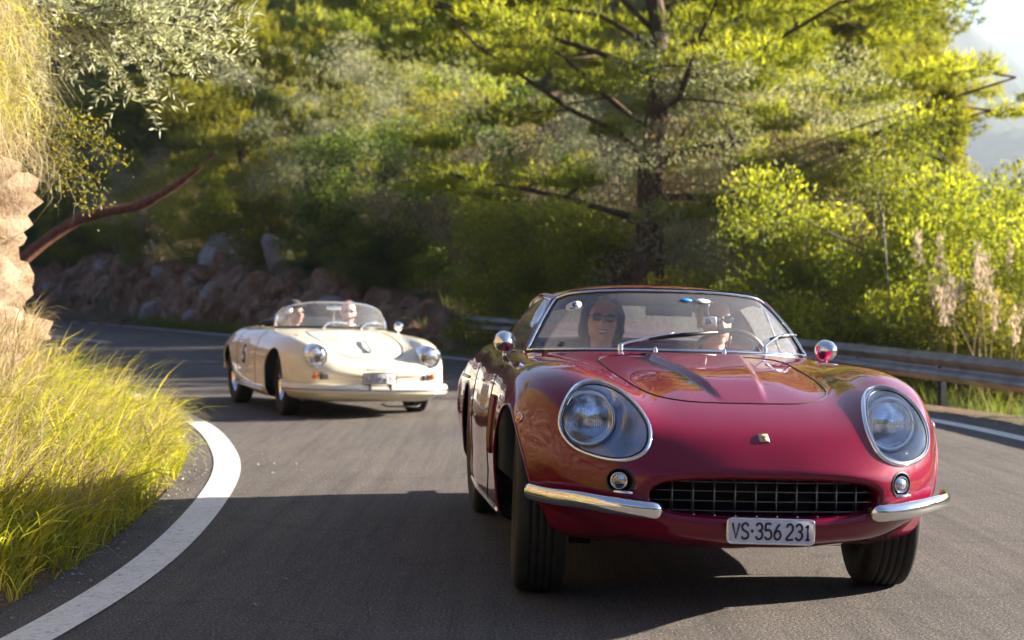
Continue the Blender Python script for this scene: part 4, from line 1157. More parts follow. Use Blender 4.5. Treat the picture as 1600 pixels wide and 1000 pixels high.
DR = MAT
def seat_in(car, tilt, dz, head):
    p = in_car(car, tilt, dz, head)
    return p - Matrix.Rotation(car.rotation_euler.z, 3, 'Z') @ Vector((0, .15, .76))
yaw = RED.rotation_euler.z
P1 = person('smiling dark haired woman in sunglasses and yellow top, passenger of the red coupe', seat_in(RED, BODY_TILT, .014, (-.215, 1.50, 1.030)), yaw, (.74, .43, .32), (.85, .45, .02), (.012, .008, .006), head_tilt=(-4, 6, -6), female=True)
P2 = person('man in sunglasses and pink shirt, driver of the red coupe behind a small camera', seat_in(RED, BODY_TILT, .014, (.345, 1.52, 1.035)), yaw, (.72, .42, .32), (.55, .20, .22), (.20, .18, .16), head_tilt=(-2, 0, 8), driving=True, smile=False)
yaw = CREAM.rotation_euler.z
P3 = person('passenger in a dark cap and dark jacket, in the cream open car', seat_in(CREAM, CREAM_TILT, CREAM_DZ, (-.30, 1.24, .985)), yaw, (.60, .34, .23), (.02, .022, .02), (.02, .015, .01), head_tilt=(-2, 0, 25), hat=(.05, .05, .055), smile=False, detail=.010)
P4 = person('short haired man with pale collar in sunglasses, driver of the cream open car', seat_in(CREAM, CREAM_TILT, CREAM_DZ, (.29, 1.28, 1.005)), yaw, (.66, .36, .29), (.55, .45, .42), (.05, .03, .02), head_tilt=(-2, 0, -14), driving=True, detail=.010)

# action camera hanging from the screen by a suction mount, inside the red coupe
def action_camera():
    rt = empty('action_camera', (0, 0, 0), 0, 'small silver action camera on a black suction mount behind the windscreen of the red coupe', 'camera')
    rt.location = in_car(RED, BODY_TILT, .014, (0.205, 1.03, 1.035)); rt.rotation_euler = (0, 0, RED.rotation_euler.z)
    m = MB(); m.box((0, 0, 0), (.066, .028, .050), bev=.006); body = m.build('housing', simple('silver_case', (.55, .56, .60), .3, .6), rt)
    m = MB(); m.box((-.006, -.0150, .002), (.030, .004, .026), bev=.002); m.lathe([(.012, 0), (.012, -.008), (.009, -.009), (0, -.007)], 20, 'Y', (-.006, -.016, .002)); m.build('lens', simple('lens_blue', (.02, .05, .12), .08, coat=1), rt)
    m = MB(); m.tube([(-.012, 0, .024), (-.014, -.004, .060), (-.016, -.016, .082)], [.012, .010, .014], 10); m.box((-.03, -.002, .055), (.03, .012, .012), bev=.003); m.lathe([(.030, 0), (.026, .008), (0, .010)], 24, 'Z', (-.016, -.020, .088)); m.build('suction_mount', MAT['seal'], rt)
action_camera()
# ------------------------------------------------------------------ the bend: road edges (metres; camera looks along +Y)
INNER = [(-9.5, -9), (-7.0, -5), (-4.4, -1.5), (-2.6, 1.5), (-2.05, 3.2), (-1.72, 4.8), (-1.60, 5.9), (-1.56, 7.0), (-1.62, 8.5), (-1.86, 10.9), (-2.22, 12.8), (-2.85, 15.2), (-4.6, 20.0), (-7.4, 26.5), (-10.8, 34), (-15.4, 42), (-21.5, 52), (-30, 66), (-41, 84), (-60, 112)]
OUTER = [(-5.5, -14), (-1.5, -8), (1.4, -3), (3.1, 1.5), (3.75, 5), (4.12, 9), (4.17, 12), (4.10, 13.8), (3.85, 15.8), (2.9, 19.5), (1.5, 24), (-.45, 29.5), (-4.0, 38.5), (-8.0, 48.5), (-14.2, 63), (-22.3, 81), (-34, 103), (-52, 132)]
def dense(P, n=260): return smooth_path([(a, b, 0) for a, b in P], n)[:, :2]
IN_D, OUT_D = dense(INNER), dense(OUTER)

def signed(P, line, left_positive=True):
    """signed distance of points P (N,2) to an open polyline; positive on its left side (towards -x when it runs +y)"""
    A = line[:-1]; B = line[1:]; best = np.full(len(P), 1e9); sg = np.zeros(len(P))
    for a, b in zip(A, B):
        d = b - a; L = (d * d).sum() + 1e-12
        t = np.clip(((P - a) @ d) / L, 0, 1); c = a + t[:, None] * d; v = P - c
        r = np.hypot(v[:, 0], v[:, 1]); m = r < best
        cr = d[0] * v[:, 1] - d[1] * v[:, 0]
        best[m] = r[m]; sg[m] = np.sign(cr[m])
    return best * np.where(sg == 0, 1, sg)

def vnoise(P, seed=0):
    """cheap smooth value noise on (N,2)"""
    P = np.asarray(P, float) + seed * 17.13
    i = np.floor(P).astype(int); f = P - i; u = f * f * (3 - 2 * f)
    def h(a, b):
        n = (a * 374761393 + b * 668265263 + seed * 1442695) & 0x7fffffff
        n = (n ^ (n >> 13)) * 1274126177 & 0x7fffffff
        return (n & 0xffff) / 65535.0
    a = h(i[:, 0], i[:, 1]); b = h(i[:, 0] + 1, i[:, 1]); c = h(i[:, 0], i[:, 1] + 1); d = h(i[:, 0] + 1, i[:, 1] + 1)
    return (a * (1 - u[:, 0]) + b * u[:, 0]) * (1 - u[:, 1]) + (c * (1 - u[:, 0]) + d * u[:, 0]) * u[:, 1]
def fbm(P, seed=0, oct_=4):
    s = 0; a = .5
    P = np.asarray(P, float)
    for o in range(oct_): s = s + a * vnoise(P * 2 ** o, seed + o); a *= .5
    return s
def sstep(a, b, x): t = np.clip((x - a) / (b - a), 0, 1); return t * t * (3 - 2 * t)

def terrain(P):
    P = np.asarray(P, float).reshape(-1, 2)
    x, y = P[:, 0], P[:, 1]
    si = signed(P, IN_D)            # > 0: inside of the bend (left)
    so = -signed(P, OUT_D)          # > 0: beyond the outer edge
    n = fbm(P * .45, 3); n2 = fbm(P * .06, 9)
    # left of the road: grassy lip, then the cut slope and the hill above
    zi = sstep(.40, 1.5, si) * .34 + sstep(1.6, 3.4, si) * (1.3 + 1.2 * n) + np.clip(si - 3.2, 0, 40) * .40
    # outer side: verge, bank rising to the left, falling away to the right of the barrier
    bankh = np.interp(y, [0, 30, 34, 37, 40, 48, 56, 80], [0, 0, .1, .5, 1.1, 1.8, 2.4, 3.2])
    zo = sstep(1.3, 2.7, so) * bankh * (.85 + .3 * n) - sstep(.8, 5, so) * np.interp(y, [0, 20, 32], [1.2, .9, 0])
    hill = np.clip(y - 62, 0, 1e9) * np.interp(x / np.maximum(y, 1), [-.6, -.1, .12, .28, .5], [.20, .20, .15, .04, .02]) * sstep(4, 30, so)
    zo = zo + hill + (n2 - .45) * np.clip(so - 6, 0, 60) * .06 + np.clip(so - 3, 0, 30) * np.interp(y, [24, 40], [-.02, .05])
    z = np.where(si > 0, zi, np.where(so > 0, zo, 0))
    far = np.hypot(x, y)
    # hills behind the camera
    back = np.clip(-y - 22, 0, 400) * .28 * sstep(-14, -30, y)
    z = z + np.where(y < -14, back, 0)
    return z - np.where((si <= .28) & (so <= .5), .05, .0) * 1.0

def ground_material():
    t = NT('dry_scrub_ground')
    v = t.coord()
    a = t.noise(v, .7, 8, .6); b = t.noise(v, 9, 6, .7)
    c1 = t.ramp(a, [(.30, (.10, .055, .028, 1)), (.48, (.22, .12, .06, 1)), (.60, (.08, .085, .025, 1)), (.75, (.26, .16, .09, 1))])
    c2 = t.ramp(b, [(.3, (.35, .35, .35, 1)), (.7, (1, 1, 1, 1))])
    t.l(t.mix(1.0, c1, c2, 'MULTIPLY'), t.b.inputs['Base Color']); t.b.inputs['Roughness'].default_value = .95
    t.bump(b, .8, .06)
    return t.m
def build_ground():
    xs = np.concatenate([-np.geomspace(400, 14, 34), np.linspace(-13.6, 13.6, 150), np.geomspace(14, 400, 34)])
    ys = np.concatenate([-np.geomspace(120, 7, 20), np.linspace(-6.5, 40, 200), np.geomspace(40.5, 420, 90)])
    X, Y = np.meshgrid(xs, ys); P = np.stack([X.ravel(), Y.ravel()], -1)
    Z = terrain(P); nx, ny = len(xs), len(ys)
    V = np.column_stack([P, Z])
    i, j = np.meshgrid(np.arange(nx - 1), np.arange(ny - 1)); a = (j * nx + i).ravel()
    F = np.stack([a, a + 1, a + nx + 1, a + nx], -1)
    o = mk('ground', V, F, ground_material()); o['kind'] = 'structure'
    # wide outer sheet to the horizon, just below
    m = MB(); S = 9000
    ring = [(-S, -S), (S, -S), (S, S), (-S, S)]; inn = [(-400, -120), (400, -120), (400, 420), (-400, 420)]
    V = []
    for (x, y) in ring: V.append((x, y, -60))
    zin = terrain(np.array(inn, float))
    for (x, y), z in zip(inn, zin): V.append((x, y, z - .5))
    m.add(V, [(0, 1, 5, 4), (1, 2, 6, 5), (2, 3, 7, 6), (3, 0, 4, 7)])
    o = m.build('valley_ground', ground_material(), smooth=False); o['kind'] = 'structure'
build_ground()

def asphalt_material():
    t = NT('worn_asphalt')
    v = t.coord()
    big = t.noise(v, .30, 5, .6); grain = t.noise(v, 95, 4, .8); mid = t.noise(v, 9, 6, .65)
    streak = t.noise(t.coord((3.2, .12, 1), rot=(0, 0, math.radians(-4))), 3.0, 7, .75)
    c = t.ramp(grain, [(.34, (.018, .018, .020, 1)), (.46, (.068, .065, .065, 1)), (.57, (.15, .140, .133, 1)), (.67, (.42, .38, .34, 1))])
    c = t.mix(.6, c, t.ramp(big, [(.3, (.65, .65, .68, 1)), (.7, (1.2, 1.12, 1.05, 1))]), 'MULTIPLY')
    c = t.mix(.55, c, t.ramp(streak, [(.35, (.50, .50, .53, 1)), (.5, (1, 1, 1, 1)), (.68, (1.45, 1.35, 1.25, 1))]), 'MULTIPLY')
    c = t.mix(.4, c, t.ramp(mid, [(.3, (.6, .6, .6, 1)), (.7, (1.15, 1.12, 1.1, 1))]), 'MULTIPLY')
    vo = t.n('TexVoronoi', p_feature='DISTANCE_TO_EDGE'); vo.inputs['Scale'].default_value = .55
    wob = t.n('TexNoise'); wob.inputs['Scale'].default_value = 2.5; wob.inputs['Detail'].default_value = 5; t.l(v, wob.inputs['Vector'])
    ad = t.n('VectorMath', p_operation='MULTIPLY_ADD'); ad.inputs[1].default_value = (.55, .55, .55); t.l(wob.outputs['Color'], ad.inputs[0]); t.l(v, ad.inputs[2]); t.l(ad.outputs[0], vo.inputs['Vector'])
    cr = t.ramp(vo.outputs['Distance'], [(.0, (.35, .35, .36, 1)), (.006, (.5, .5, .5, 1)), (.012, (1, 1, 1, 1))])
    c = t.mix(.30, c, cr, 'MULTIPLY')
    t.l(c, t.b.inputs['Base Color']); t.b.inputs['Roughness'].default_value = .85; t.b.inputs['Specular IOR Level'].default_value = .22
    t.bump(grain, .9, .005)
    return t.m
MAT['asphalt'] = asphalt_material()
def line_paint(col=(.72, .71, .68), name='road_marking_paint'):
    t = NT(name)
    v = t.coord(); a = t.noise(v, 60, 5, .7); b = t.noise(v, 4, 5, .6)
    c = t.ramp(a, [(.30, tuple(x * .45 for x in col) + (1,)), (.44, col + (1,)), (.8, tuple(min(1, x * 1.1) for x in col) + (1,))])
    c = t.mix(.5, c, t.ramp(b, [(.3, (.75, .74, .72, 1)), (.6, (1, 1, 1, 1))]), 'MULTIPLY')
    t.l(c, t.b.inputs['Base Color']); t.b.inputs['Roughness'].default_value = .6
    w = t.noise(v, 22, 7, .8); ch = t.ramp(w, [(.36, (.22, .21, .20, 1)), (.42, (.8, .8, .8, 1)), (.5, (1, 1, 1, 1))]); c = t.mix(.85, c, ch, 'MULTIPLY'); t.l(c, t.b.inputs['Base Color'])
    t.bump(a, .3, .003)
    return t.m
MAT['line'] = line_paint()

def resample(P, step):
    d = np.concatenate([[0], np.cumsum(np.hypot(*np.diff(P, axis=0).T))]); q = np.arange(0, d[-1], step)
    return np.column_stack([np.interp(q, d, P[:, 0]), np.interp(q, d, P[:, 1])])
def offs(P, d):
    T = np.gradient(P, axis=0); T /= np.linalg.norm(T, axis=1, keepdims=True); N = np.column_stack([-T[:, 1], T[:, 0]])
    return P + N * d
def ribbon(name, P, w0, w1, z, mat, parent=None, kind='structure', th=0.0):
    A, B = offs(P, w0), offs(P, w1); n = len(P)
    V = np.vstack([np.column_stack([A, np.full(n, z)]), np.column_stack([B, np.full(n, z)])])
    i = np.arange(n - 1); F = np.stack([i, n + i, n + i + 1, i + 1], -1) if w0 > w1 else np.stack([i, i + 1, n + i + 1, n + i], -1)
    o = mk(name, V, F, mat, parent)
    if kind: o['kind'] = kind
    return o
def build_road():
    n = 320
    A = offs(IN_D, .30); B = offs(OUT_D, -.55)
    # pair the edges by arc share, spline-like grid between them
    def res(P): 
        d = np.concatenate([[0], np.cumsum(np.hypot(*np.diff(P, axis=0).T))]); q = np.linspace(0, d[-1], n)
        return np.column_stack([np.interp(q, d, P[:, 0]), np.interp(q, d, P[:, 1])])
    A, B = res(A), res(B); V = []; m = 10
    for j in range(m + 1): V.append(np.column_stack([A * (1 - j / m) + B * (j / m), np.full(n, .0)]))
    V = np.array(V).reshape(-1, 3); F = []
    for j in range(m):
        for i in range(n - 1): F.append((j * n + i, (j + 1) * n + i, (j + 1) * n + i + 1, j * n + i + 1))
    road = mk('road', V, np.array(F), MAT['asphalt']); road['kind'] = 'structure'
    ribbon('edge_line', resample(IN_D, .15), .09, -.09, .004, MAT['line'], road)
    ribbon('edge_line', resample(OUT_D, .3), .085, -.085, .004, MAT['line'], road)
    # centre dashes, far part of the bend only
    C = []
    for p in resample(OUT_D, .5):
        k = np.argmin(((IN_D - p) ** 2).sum(1)); C.append((p + IN_D[k]) / 2)
    C = np.array(C); d = np.concatenate([[0], np.cumsum(np.hypot(*np.diff(C, axis=0).T))])
    y0 = np.interp(41.8, C[:, 1], d)
    for k in range(3):
        q = np.linspace(y0 + k * 22, y0 + k * 22 + 14, 30)
        S = np.column_stack([np.interp(q, d, C[:, 0]), np.interp(q, d, C[:, 1])])
        ribbon('centre_dash', S, .10, -.10, .004, MAT['line'], road)
build_road()

# ------------------------------------------------------------------ rock materials and shapes
def rock_material(name, c1, c2, c3, scale=2.0):
    t = NT(name)
    v = t.coord(); a = t.noise(v, scale, 8, .65); b = t.noise(v, scale * 9, 6, .7)
    c = t.ramp(a, [(.30, c1 + (1,)), (.50, c2 + (1,)), (.68, c3 + (1,))])
    c = t.mix(.7, c, t.ramp(b, [(.30, (.35, .33, .32, 1)), (.6, (1.1, 1.1, 1.1, 1))]), 'MULTIPLY')
    t.l(c, t.b.inputs['Base Color']); t.b.inputs['Roughness'].default_value = .9
    t.bump(b, .9, .03)
    return t.m
MAT['rock'] = rock_material('ochre_rock', (.14, .08, .042), (.26, .175, .105), (.35, .285, .20), 3.2)
MAT['rock_dark'] = rock_material('reddish_bank_rock', (.11, .052, .026), (.25, .135, .075), (.33, .26, .20), 1.6)
MAT['stone_grey'] = rock_material('grey_limestone', (.22, .19, .17), (.32, .30, .29), (.42, .40, .39), 2.0)

def nz3(V, f, seed=0.0, oct_=4):
    out = np.zeros(len(V))
    for i, p in enumerate(V):
        s = 0; a = 1; q = Vector((p[0] * f + seed, p[1] * f + seed * .7, p[2] * f - seed))
        for _ in range(oct_): s += a * mathutils.noise.noise(q); a *= .5; q = q * 2.03
        out[i] = s
    return out
def rock_face():
    """cut rock on the inside of the bend, ending where the road turns behind it"""
    path = resample(dense([(-13.5, -16), (-10.6, -9), (-8.0, -4), (-5.4, 0), (-3.9, 3), (-3.35, 6), (-3.15, 8.5), (-3.14, 10.2), (-3.45, 11.6), (-4.3, 13.0), (-6.0, 15.5), (-9, 20)]), .07)
    hs = np.linspace(-.3, 3.5, 80); n = len(path); N = offs(path, 1.0) - path; V = []
    for h in hs:
        lean = -.10 * max(h, 0) - .22 * max(h - 2.4, 0) ** 1.4
        k = -lean
        P = path + N * k; V.append(np.column_stack([P, np.full(n, h + .25)]))
    V = np.array(V).reshape(-1, 3)
    a = nz3(V, .9, 3, 3); b = nz3(V, 2.6, 8, 4); c = nz3(V * np.array([1, 1, 2.2]), 5.5, 1, 3)
    e = nz3(V * np.array([1, 1, 1.6]), 11, 6, 2); g = nz3(V * np.array([.5, .5, 1.3]), 3.1, 12, 2)
    crack = -np.exp(-(b / .07) ** 2) * .10 - np.exp(-(g / .05) ** 2) * .08
    d = (.28 * a) * np.interp(V[:, 2], [1.2, 2.4], [1, .5]) + .20 * np.floor((b + g) * 4) / 4 + .07 * c + .04 * e + crack
    NN = np.tile(N, (len(hs), 1)); V[:, 0] -= NN[:, 0] * d; V[:, 1] -= NN[:, 1] * d; V[:, 2] += .06 * c
    m = len(hs); i, j = np.meshgrid(np.arange(n - 1), np.arange(m - 1)); q = (j * n + i).ravel()
    F = np.stack([q, q + n, q + n + 1, q + 1], -1)
    root = empty('rock_cutting', (-3.0, 9, 0), 0, 'sunlit ochre rock cutting on the inside of the bend, left edge', 'cliff')
    o = mk('rock_surface', V - np.array([-3.0, 9, 0]), F, MAT['rock'], root, smooth=True)
rock_face()

def boulder_mesh(seed, sub=3):
    bm = bmesh.new(); bmesh.ops.create_icosphere(bm, subdivisions=sub, radius=1.0)
    r = random.Random(seed); cuts = [(Vector((r.uniform(-1, 1), r.uniform(-1, 1), r.uniform(-.6, 1))).normalized(), r.uniform(.55, .85)) for _ in range(9)]
    for v in bm.verts:
        for nrm, d in cuts:
            e = v.co.dot(nrm) - d
            if e > 0: v.co -= nrm * e * .92
        v.co += v.co.normalized() * .05 * mathutils.noise.noise(v.co * 3 + Vector((seed, 0, 0)))
    V = np.array([v.co[:] for v in bm.verts]); F = np.array([[v.index for v in f.verts] for f in bm.faces]); bm.free()
    me = bpy.data.meshes.new('stone'); me.from_pydata(V.tolist(), [], F.tolist()); me.update()
    return me
STONES = [boulder_mesh(s) for s in range(6)]
STONES_G = [m.copy() for m in STONES]
for me in STONES: me.materials.append(MAT['rock_dark'])
for me in STONES_G: me.materials.append(MAT['stone_grey'])
def inst(name, me, loc, rot, scale, parent=None):
    o = bpy.data.objects.new(name, me); COL.objects.link(o); o.location = loc; o.rotation_euler = rot; o.scale = scale
    if parent: o.parent = parent
    return o
def along(line, y0, y1, n, off):
    P = resample(line, .25); P = P[(P[:, 1] > y0) & (P[:, 1] < y1)]; Q = offs(P, off)
    return Q[np.linspace(0, len(Q) - 1, n).astype(int)]
def rock_bank():
    root = empty('rock_bank', (-8, 50, 0), 0, 'rough bank of reddish earth and piled stones behind the far edge line', 'bank')
    # rough earth face
    P = resample(OUT_D, .35); P = P[(P[:, 1] > 34.5) & (P[:, 1] < 100)]; N = offs(P, 1) - P; n = len(P); m = 22; V = []
    hh = np.interp(P[:, 1], [34.5, 37, 40, 48, 56, 80, 100], [.2, .5, .95, 1.55, 2.1, 2.9, 3.3])
    for j in range(m):
        u = j / (m - 1); off = -(1.3 + 1.3 * u ** 1.5); z = hh * (u ** .8) * 1.02 + .02
        V.append(np.column_stack([P + N * off, z]))
    V = np.array(V).reshape(-1, 3); d = .30 * nz3(V, .8, 5, 4) + .14 * nz3(V, 2.7, 2, 3)
    NN = np.tile(N, (m, 1)); V[:, 0] += NN[:, 0] * d; V[:, 1] += NN[:, 1] * d; V[:, 2] += .2 * d
    i, j = np.meshgrid(np.arange(n - 1), np.arange(m - 1)); q = (j * n + i).ravel(); F = np.stack([q, q + 1, q + n + 1, q + n], -1)
    mk('earth_face', V - np.array([-8, 50, 0]), F, MAT['rock_dark'], root)
    r = random.Random(5)
    for k in range(260):
        y = r.uniform(35.5, 88); i = np.argmin(np.abs(P[:, 1] - y)); u = r.random() ** .8
        off = -(1.25 + 1.35 * u ** 1.4); p = P[i] + N[i] * off; s = r.uniform(.18, .60) ** 1.7 * (1.1 + y / 100)
        z = hh[i] * u ** .8 - s * .25
        inst('stone', r.choice(STONES if r.random() < .9 else STONES_G), (p[0] + 8, p[1] - 50, z + s * .1), (r.uniform(0, 6), r.uniform(0, 6), r.uniform(0, 6)), (s * r.uniform(.8, 1.5), s, s * r.uniform(.6, .95)), root)
rock_bank()
def at_px(px, d, z=None, dz=0.0):
    x = (px - 800) / 2620.0 * d
    zz = float(terrain(np.array([[x, d]]))[0]) if z is None else z
    return Vector((x, d, zz + dz))
def bank_px(px, so):
    d = np.arange(20, 110, .5); s_ = -signed(np.column_stack([(px - 800) / 2620.0 * d, d]), OUT_D)
    k = np.nonzero(s_ > so)[0]
    return float(d[k[0]]) if len(k) else 60.0
for px, d, s, lab in ((225, 62, 1.05, 'broad pale grey boulder on top of the stone bank, left part'), (345, 56, .85, 'dark pitted grey boulder lying on the bank beside the earth patch'), (405, 53, .6, 'small pale boulder right of the dark pitted one on the bank'),
                      (437, 46, .60, 'upright grey boulder in the bank just left of the cream car'), (560, 38, .7, 'dark boulder under the bushes behind the cream car windscreen'), (690, 33.5, .33, 'small warm brown boulder at the verge left of the barrier end'), (715, 32.5, .26, 'smallest tan boulder beside the barrier end'), (610, 36, .4, 'brown boulder between the cream car and the bushes')):
    d = bank_px(px, 1.0 if px > 650 else 2.7); p = at_px(px, d); o = inst('boulder', (STONES_G if 'grey' in lab or 'pale' in lab else STONES)[int(px) % 6], p + Vector((0, 0, s * .15)), (px, d, s), (s * 1.5, s, s * .75))
    props(o, lab, 'boulder')

# ------------------------------------------------------------------ barrier
def guard_rail():
    root = empty('guard_rail', (4.9, 14, 0), 0, 'galvanised steel crash barrier along the outside of the bend', 'guard rail')
    off0 = np.array([4.9, 14, 0])
    P = resample(OUT_D, .25); P = P[(P[:, 1] > -2) & (P[:, 1] < 35.6)]; P = P + (offs(P, 1) - P) * -np.interp(P[:, 1], [0, 14, 18, 26, 31, 36], [1.1, 1.15, 1.3, 1.6, 1.8, 1.9])[:, None]; n = len(P); T = np.gradient(P, axis=0); T /= np.linalg.norm(T, axis=1, keepdims=True); N = np.column_stack([-T[:, 1], T[:, 0]])
    prof = [(.00, .0), (.012, .02), (.07, .055), (.075, .085), (.02, .125), (.00, .155), (.02, .185), (.075, .225), (.07, .255), (.012, .29), (.0, .31)]
    z0v = np.interp(P[:, 1], [10, 16, 21, 33, 39], [.20, .20, .28, .38, .46]); z0 = z0v; V = []
    for (o_, h) in prof: V.append(np.column_stack([P + N * o_, z0 + h]))
    for (o_, h) in prof: V.append(np.column_stack([P + N * (o_ - .004), z0 + h]))
    V = np.array(V); m = len(prof); F = []
    for j in range(m - 1):
        for i in range(n - 1):
            F.append((j * n + i, j * n + i + 1, (j + 1) * n + i + 1, (j + 1) * n + i)); b = m * n
            F.append((b + j * n + i, b + (j + 1) * n + i, b + (j + 1) * n + i + 1, b + j * n + i + 1))
    t = NT('galvanised_steel'); v = t.coord(); a = t.noise(v, 3, 6, .65); b_ = t.noise(v, 45, 4, .7)
    t.l(t.mix(.4, t.ramp(a, [(.3, (.16, .14, .13, 1)), (.55, (.30, .29, .29, 1)), (.8, (.38, .37, .36, 1))]), t.ramp(b_, [(.3, (.6, .55, .5, 1)), (.6, (1, 1, 1, 1))]), 'MULTIPLY'), t.b.inputs['Base Color']); t.b.inputs['Metallic'].default_value = .75; t.b.inputs['Roughness'].default_value = .42
    t.bump(a, .1, .01)
    mk('beam', V.reshape(-1, 3) - off0, np.array(F), t.m, root)
    post = MB(); post.box((0, 0, .28), (.006, .10, .76)); post.box((.028, .048, .28), (.056, .006, .76)); post.box((.028, -.048, .28), (.056, .006, .76))
    bolt = MB(); bolt.ell((0, 0, 0), (.018, .018, .018), 8, 6)
    # lapped joints between the lengths of beam
    for s_ in range(10, n - 8, 17):
        W_ = []
        for q_ in range(s_, s_ + 2):
            for (o_, h) in prof: W_.append((P[q_][0] + N[q_][0] * (o_ + .006) - 4.9, P[q_][1] + N[q_][1] * (o_ + .006) - 14, z0v[q_] + h))
        mp = len(prof); FF = [(i_, i_ + mp, i_ + mp + 1, i_ + 1) for i_ in range(mp - 1)]
        mk('lap_joint', W_, FF, t.m, root)
    first = fb = None
    d = np.concatenate([[0], np.cumsum(np.hypot(*np.diff(P, axis=0).T))])
    for s in np.arange(.8, d[-1], 2.0):
        i = int(np.argmin(np.abs(d - s))); p = P[i] - N[i] * .05; a = math.atan2(T[i][1], T[i][0])
        if first is None: first = post.build('post', t.m, root, smooth=False); o = first
        else: o = first.copy(); COL.objects.link(o)
        o.location = (p[0] - 4.9, p[1] - 14, z0v[i] - .34); o.rotation_euler = (0, 0, a + math.pi / 2)
        q = P[i] + N[i] * .022
        if fb is None: fb = bolt.build('bolt', t.m, root); o = fb
        else: o = fb.copy(); COL.objects.link(o)
        o.location = (q[0] - 4.9, q[1] - 14, z0v[i] + .155)
guard_rail()
# ------------------------------------------------------------------ leaf materials
def leaf_mat(name, dark, lite, trans=.45, gloss=.35, scale=.9, tip=None, glow=(1.9, 1.9, .75, 1)):
    t = NT(name)
    t.t.nodes.remove(t.b)
    v = t.coord(); a = t.noise(v, scale, 4, .6); g = t.n('NewGeometry')
    rnd = t.n('MapRange'); rnd.inputs[3].default_value = 0; rnd.inputs[4].default_value = 1
    oi = t.n('ObjectInfo')
    attr = t.n('Attribute', p_attribute_name='tone')
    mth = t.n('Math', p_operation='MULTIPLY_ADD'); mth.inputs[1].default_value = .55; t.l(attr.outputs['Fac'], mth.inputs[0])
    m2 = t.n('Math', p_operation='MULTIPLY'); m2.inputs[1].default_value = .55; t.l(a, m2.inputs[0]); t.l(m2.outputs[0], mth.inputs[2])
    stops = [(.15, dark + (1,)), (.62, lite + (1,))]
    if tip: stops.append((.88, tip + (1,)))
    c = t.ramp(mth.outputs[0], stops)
    hs = t.n('HueSaturation'); mr = t.n('MapRange'); mr.inputs[3].default_value = .485; mr.inputs[4].default_value = .515; t.l(oi.outputs['Random'], mr.inputs[0]); t.l(mr.outputs[0], hs.inputs['Hue'])
    mv = t.n('MapRange'); mv.inputs[3].default_value = .8; mv.inputs[4].default_value = 1.2; t.l(oi.outputs['Random'], mv.inputs[0]); t.l(mv.outputs[0], hs.inputs['Value']); t.l(c, hs.inputs['Color'])
    c = hs.outputs[0]
    df = t.n('BsdfDiffuse'); tr = t.n('BsdfTranslucent'); gl = t.n('BsdfGlossy'); gl.inputs['Roughness'].default_value = .62
    gl.inputs[0].default_value = (.8, .85, .7, 1)
    t.l(c, df.inputs[0]); tc = t.mix(1.0, c, glow, 'MULTIPLY'); t.l(tc, tr.inputs[0])
    m = t.n('MixShader'); m.inputs[0].default_value = trans; t.l(df.outputs[0], m.inputs[1]); t.l(tr.outputs[0], m.inputs[2])
    m3 = t.n('MixShader'); m3.inputs[0].default_value = .035; t.l(m.outputs[0], m3.inputs[1]); t.l(gl.outputs[0], m3.inputs[2])
    t.l(m3.outputs[0], t.out.inputs[0])
    return t.m
MAT['pine'] = leaf_mat('pine_needles', (.040, .062, .010), (.23, .24, .028), .50, tip=(.46, .44, .07))
MAT['pine_far'] = leaf_mat('far_pine_needles', (.035, .065, .022), (.24, .26, .06), .42, scale=.3, tip=(.42, .42, .11))
MAT['leaf'] = leaf_mat('broad_leaf_green', (.035, .052, .010), (.165, .175, .02), .50, tip=(.40, .36, .06))
MAT['leaf_dark'] = leaf_mat('dark_glossy_leaf', (.020, .042, .010), (.08, .13, .02), .42, tip=(.19, .25, .04))
MAT['olive'] = leaf_mat('silver_olive_leaf', (.15, .17, .10), (.36, .37, .25), .38, tip=(.55, .56, .42), glow=(1.4, 1.4, .95, 1))
MAT['dry_leaf'] = leaf_mat('dry_greyish_leaf', (.13, .10, .065), (.32, .26, .17), .42, tip=(.52, .43, .32), glow=(1.3, 1.2, .95, 1))
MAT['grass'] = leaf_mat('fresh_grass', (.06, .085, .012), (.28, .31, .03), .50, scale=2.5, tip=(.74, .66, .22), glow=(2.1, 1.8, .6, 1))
MAT['grass_dry'] = leaf_mat('dry_grass', (.22, .17, .09), (.40, .32, .19), .45, scale=2.0, tip=(.66, .59, .45), glow=(1.15, 1.1, .9, 1))
MAT['plume'] = leaf_mat('pale_plume', (.34, .27, .20), (.55, .45, .36), .4, scale=2.0, tip=(.72, .62, .52), glow=(1.1, 1.0, .95, 1))
MAT['grass_verge'] = leaf_mat('verge_grass', (.04, .06, .012), (.11, .14, .025), .4, scale=1.0, tip=(.24, .22, .08))
def bark_mat(name, a, b):
    t = NT(name); v = t.coord((1, 1, .35)); n = t.noise(v, 9, 6, .7)
    t.l(t.ramp(n, [(.35, a + (1,)), (.65, b + (1,))]), t.b.inputs['Base Color']); t.b.inputs['Roughness'].default_value = .9; t.bump(n, .9, .03)
    return t.m
MAT['bark'] = bark_mat('pine_bark', (.035, .022, .016), (.12, .075, .05))
MAT['bark_red'] = bark_mat('reddish_pine_limb', (.13, .045, .025), (.30, .12, .07))
MAT['bark_grey'] = bark_mat('grey_bark', (.06, .05, .04), (.17, .15, .12))

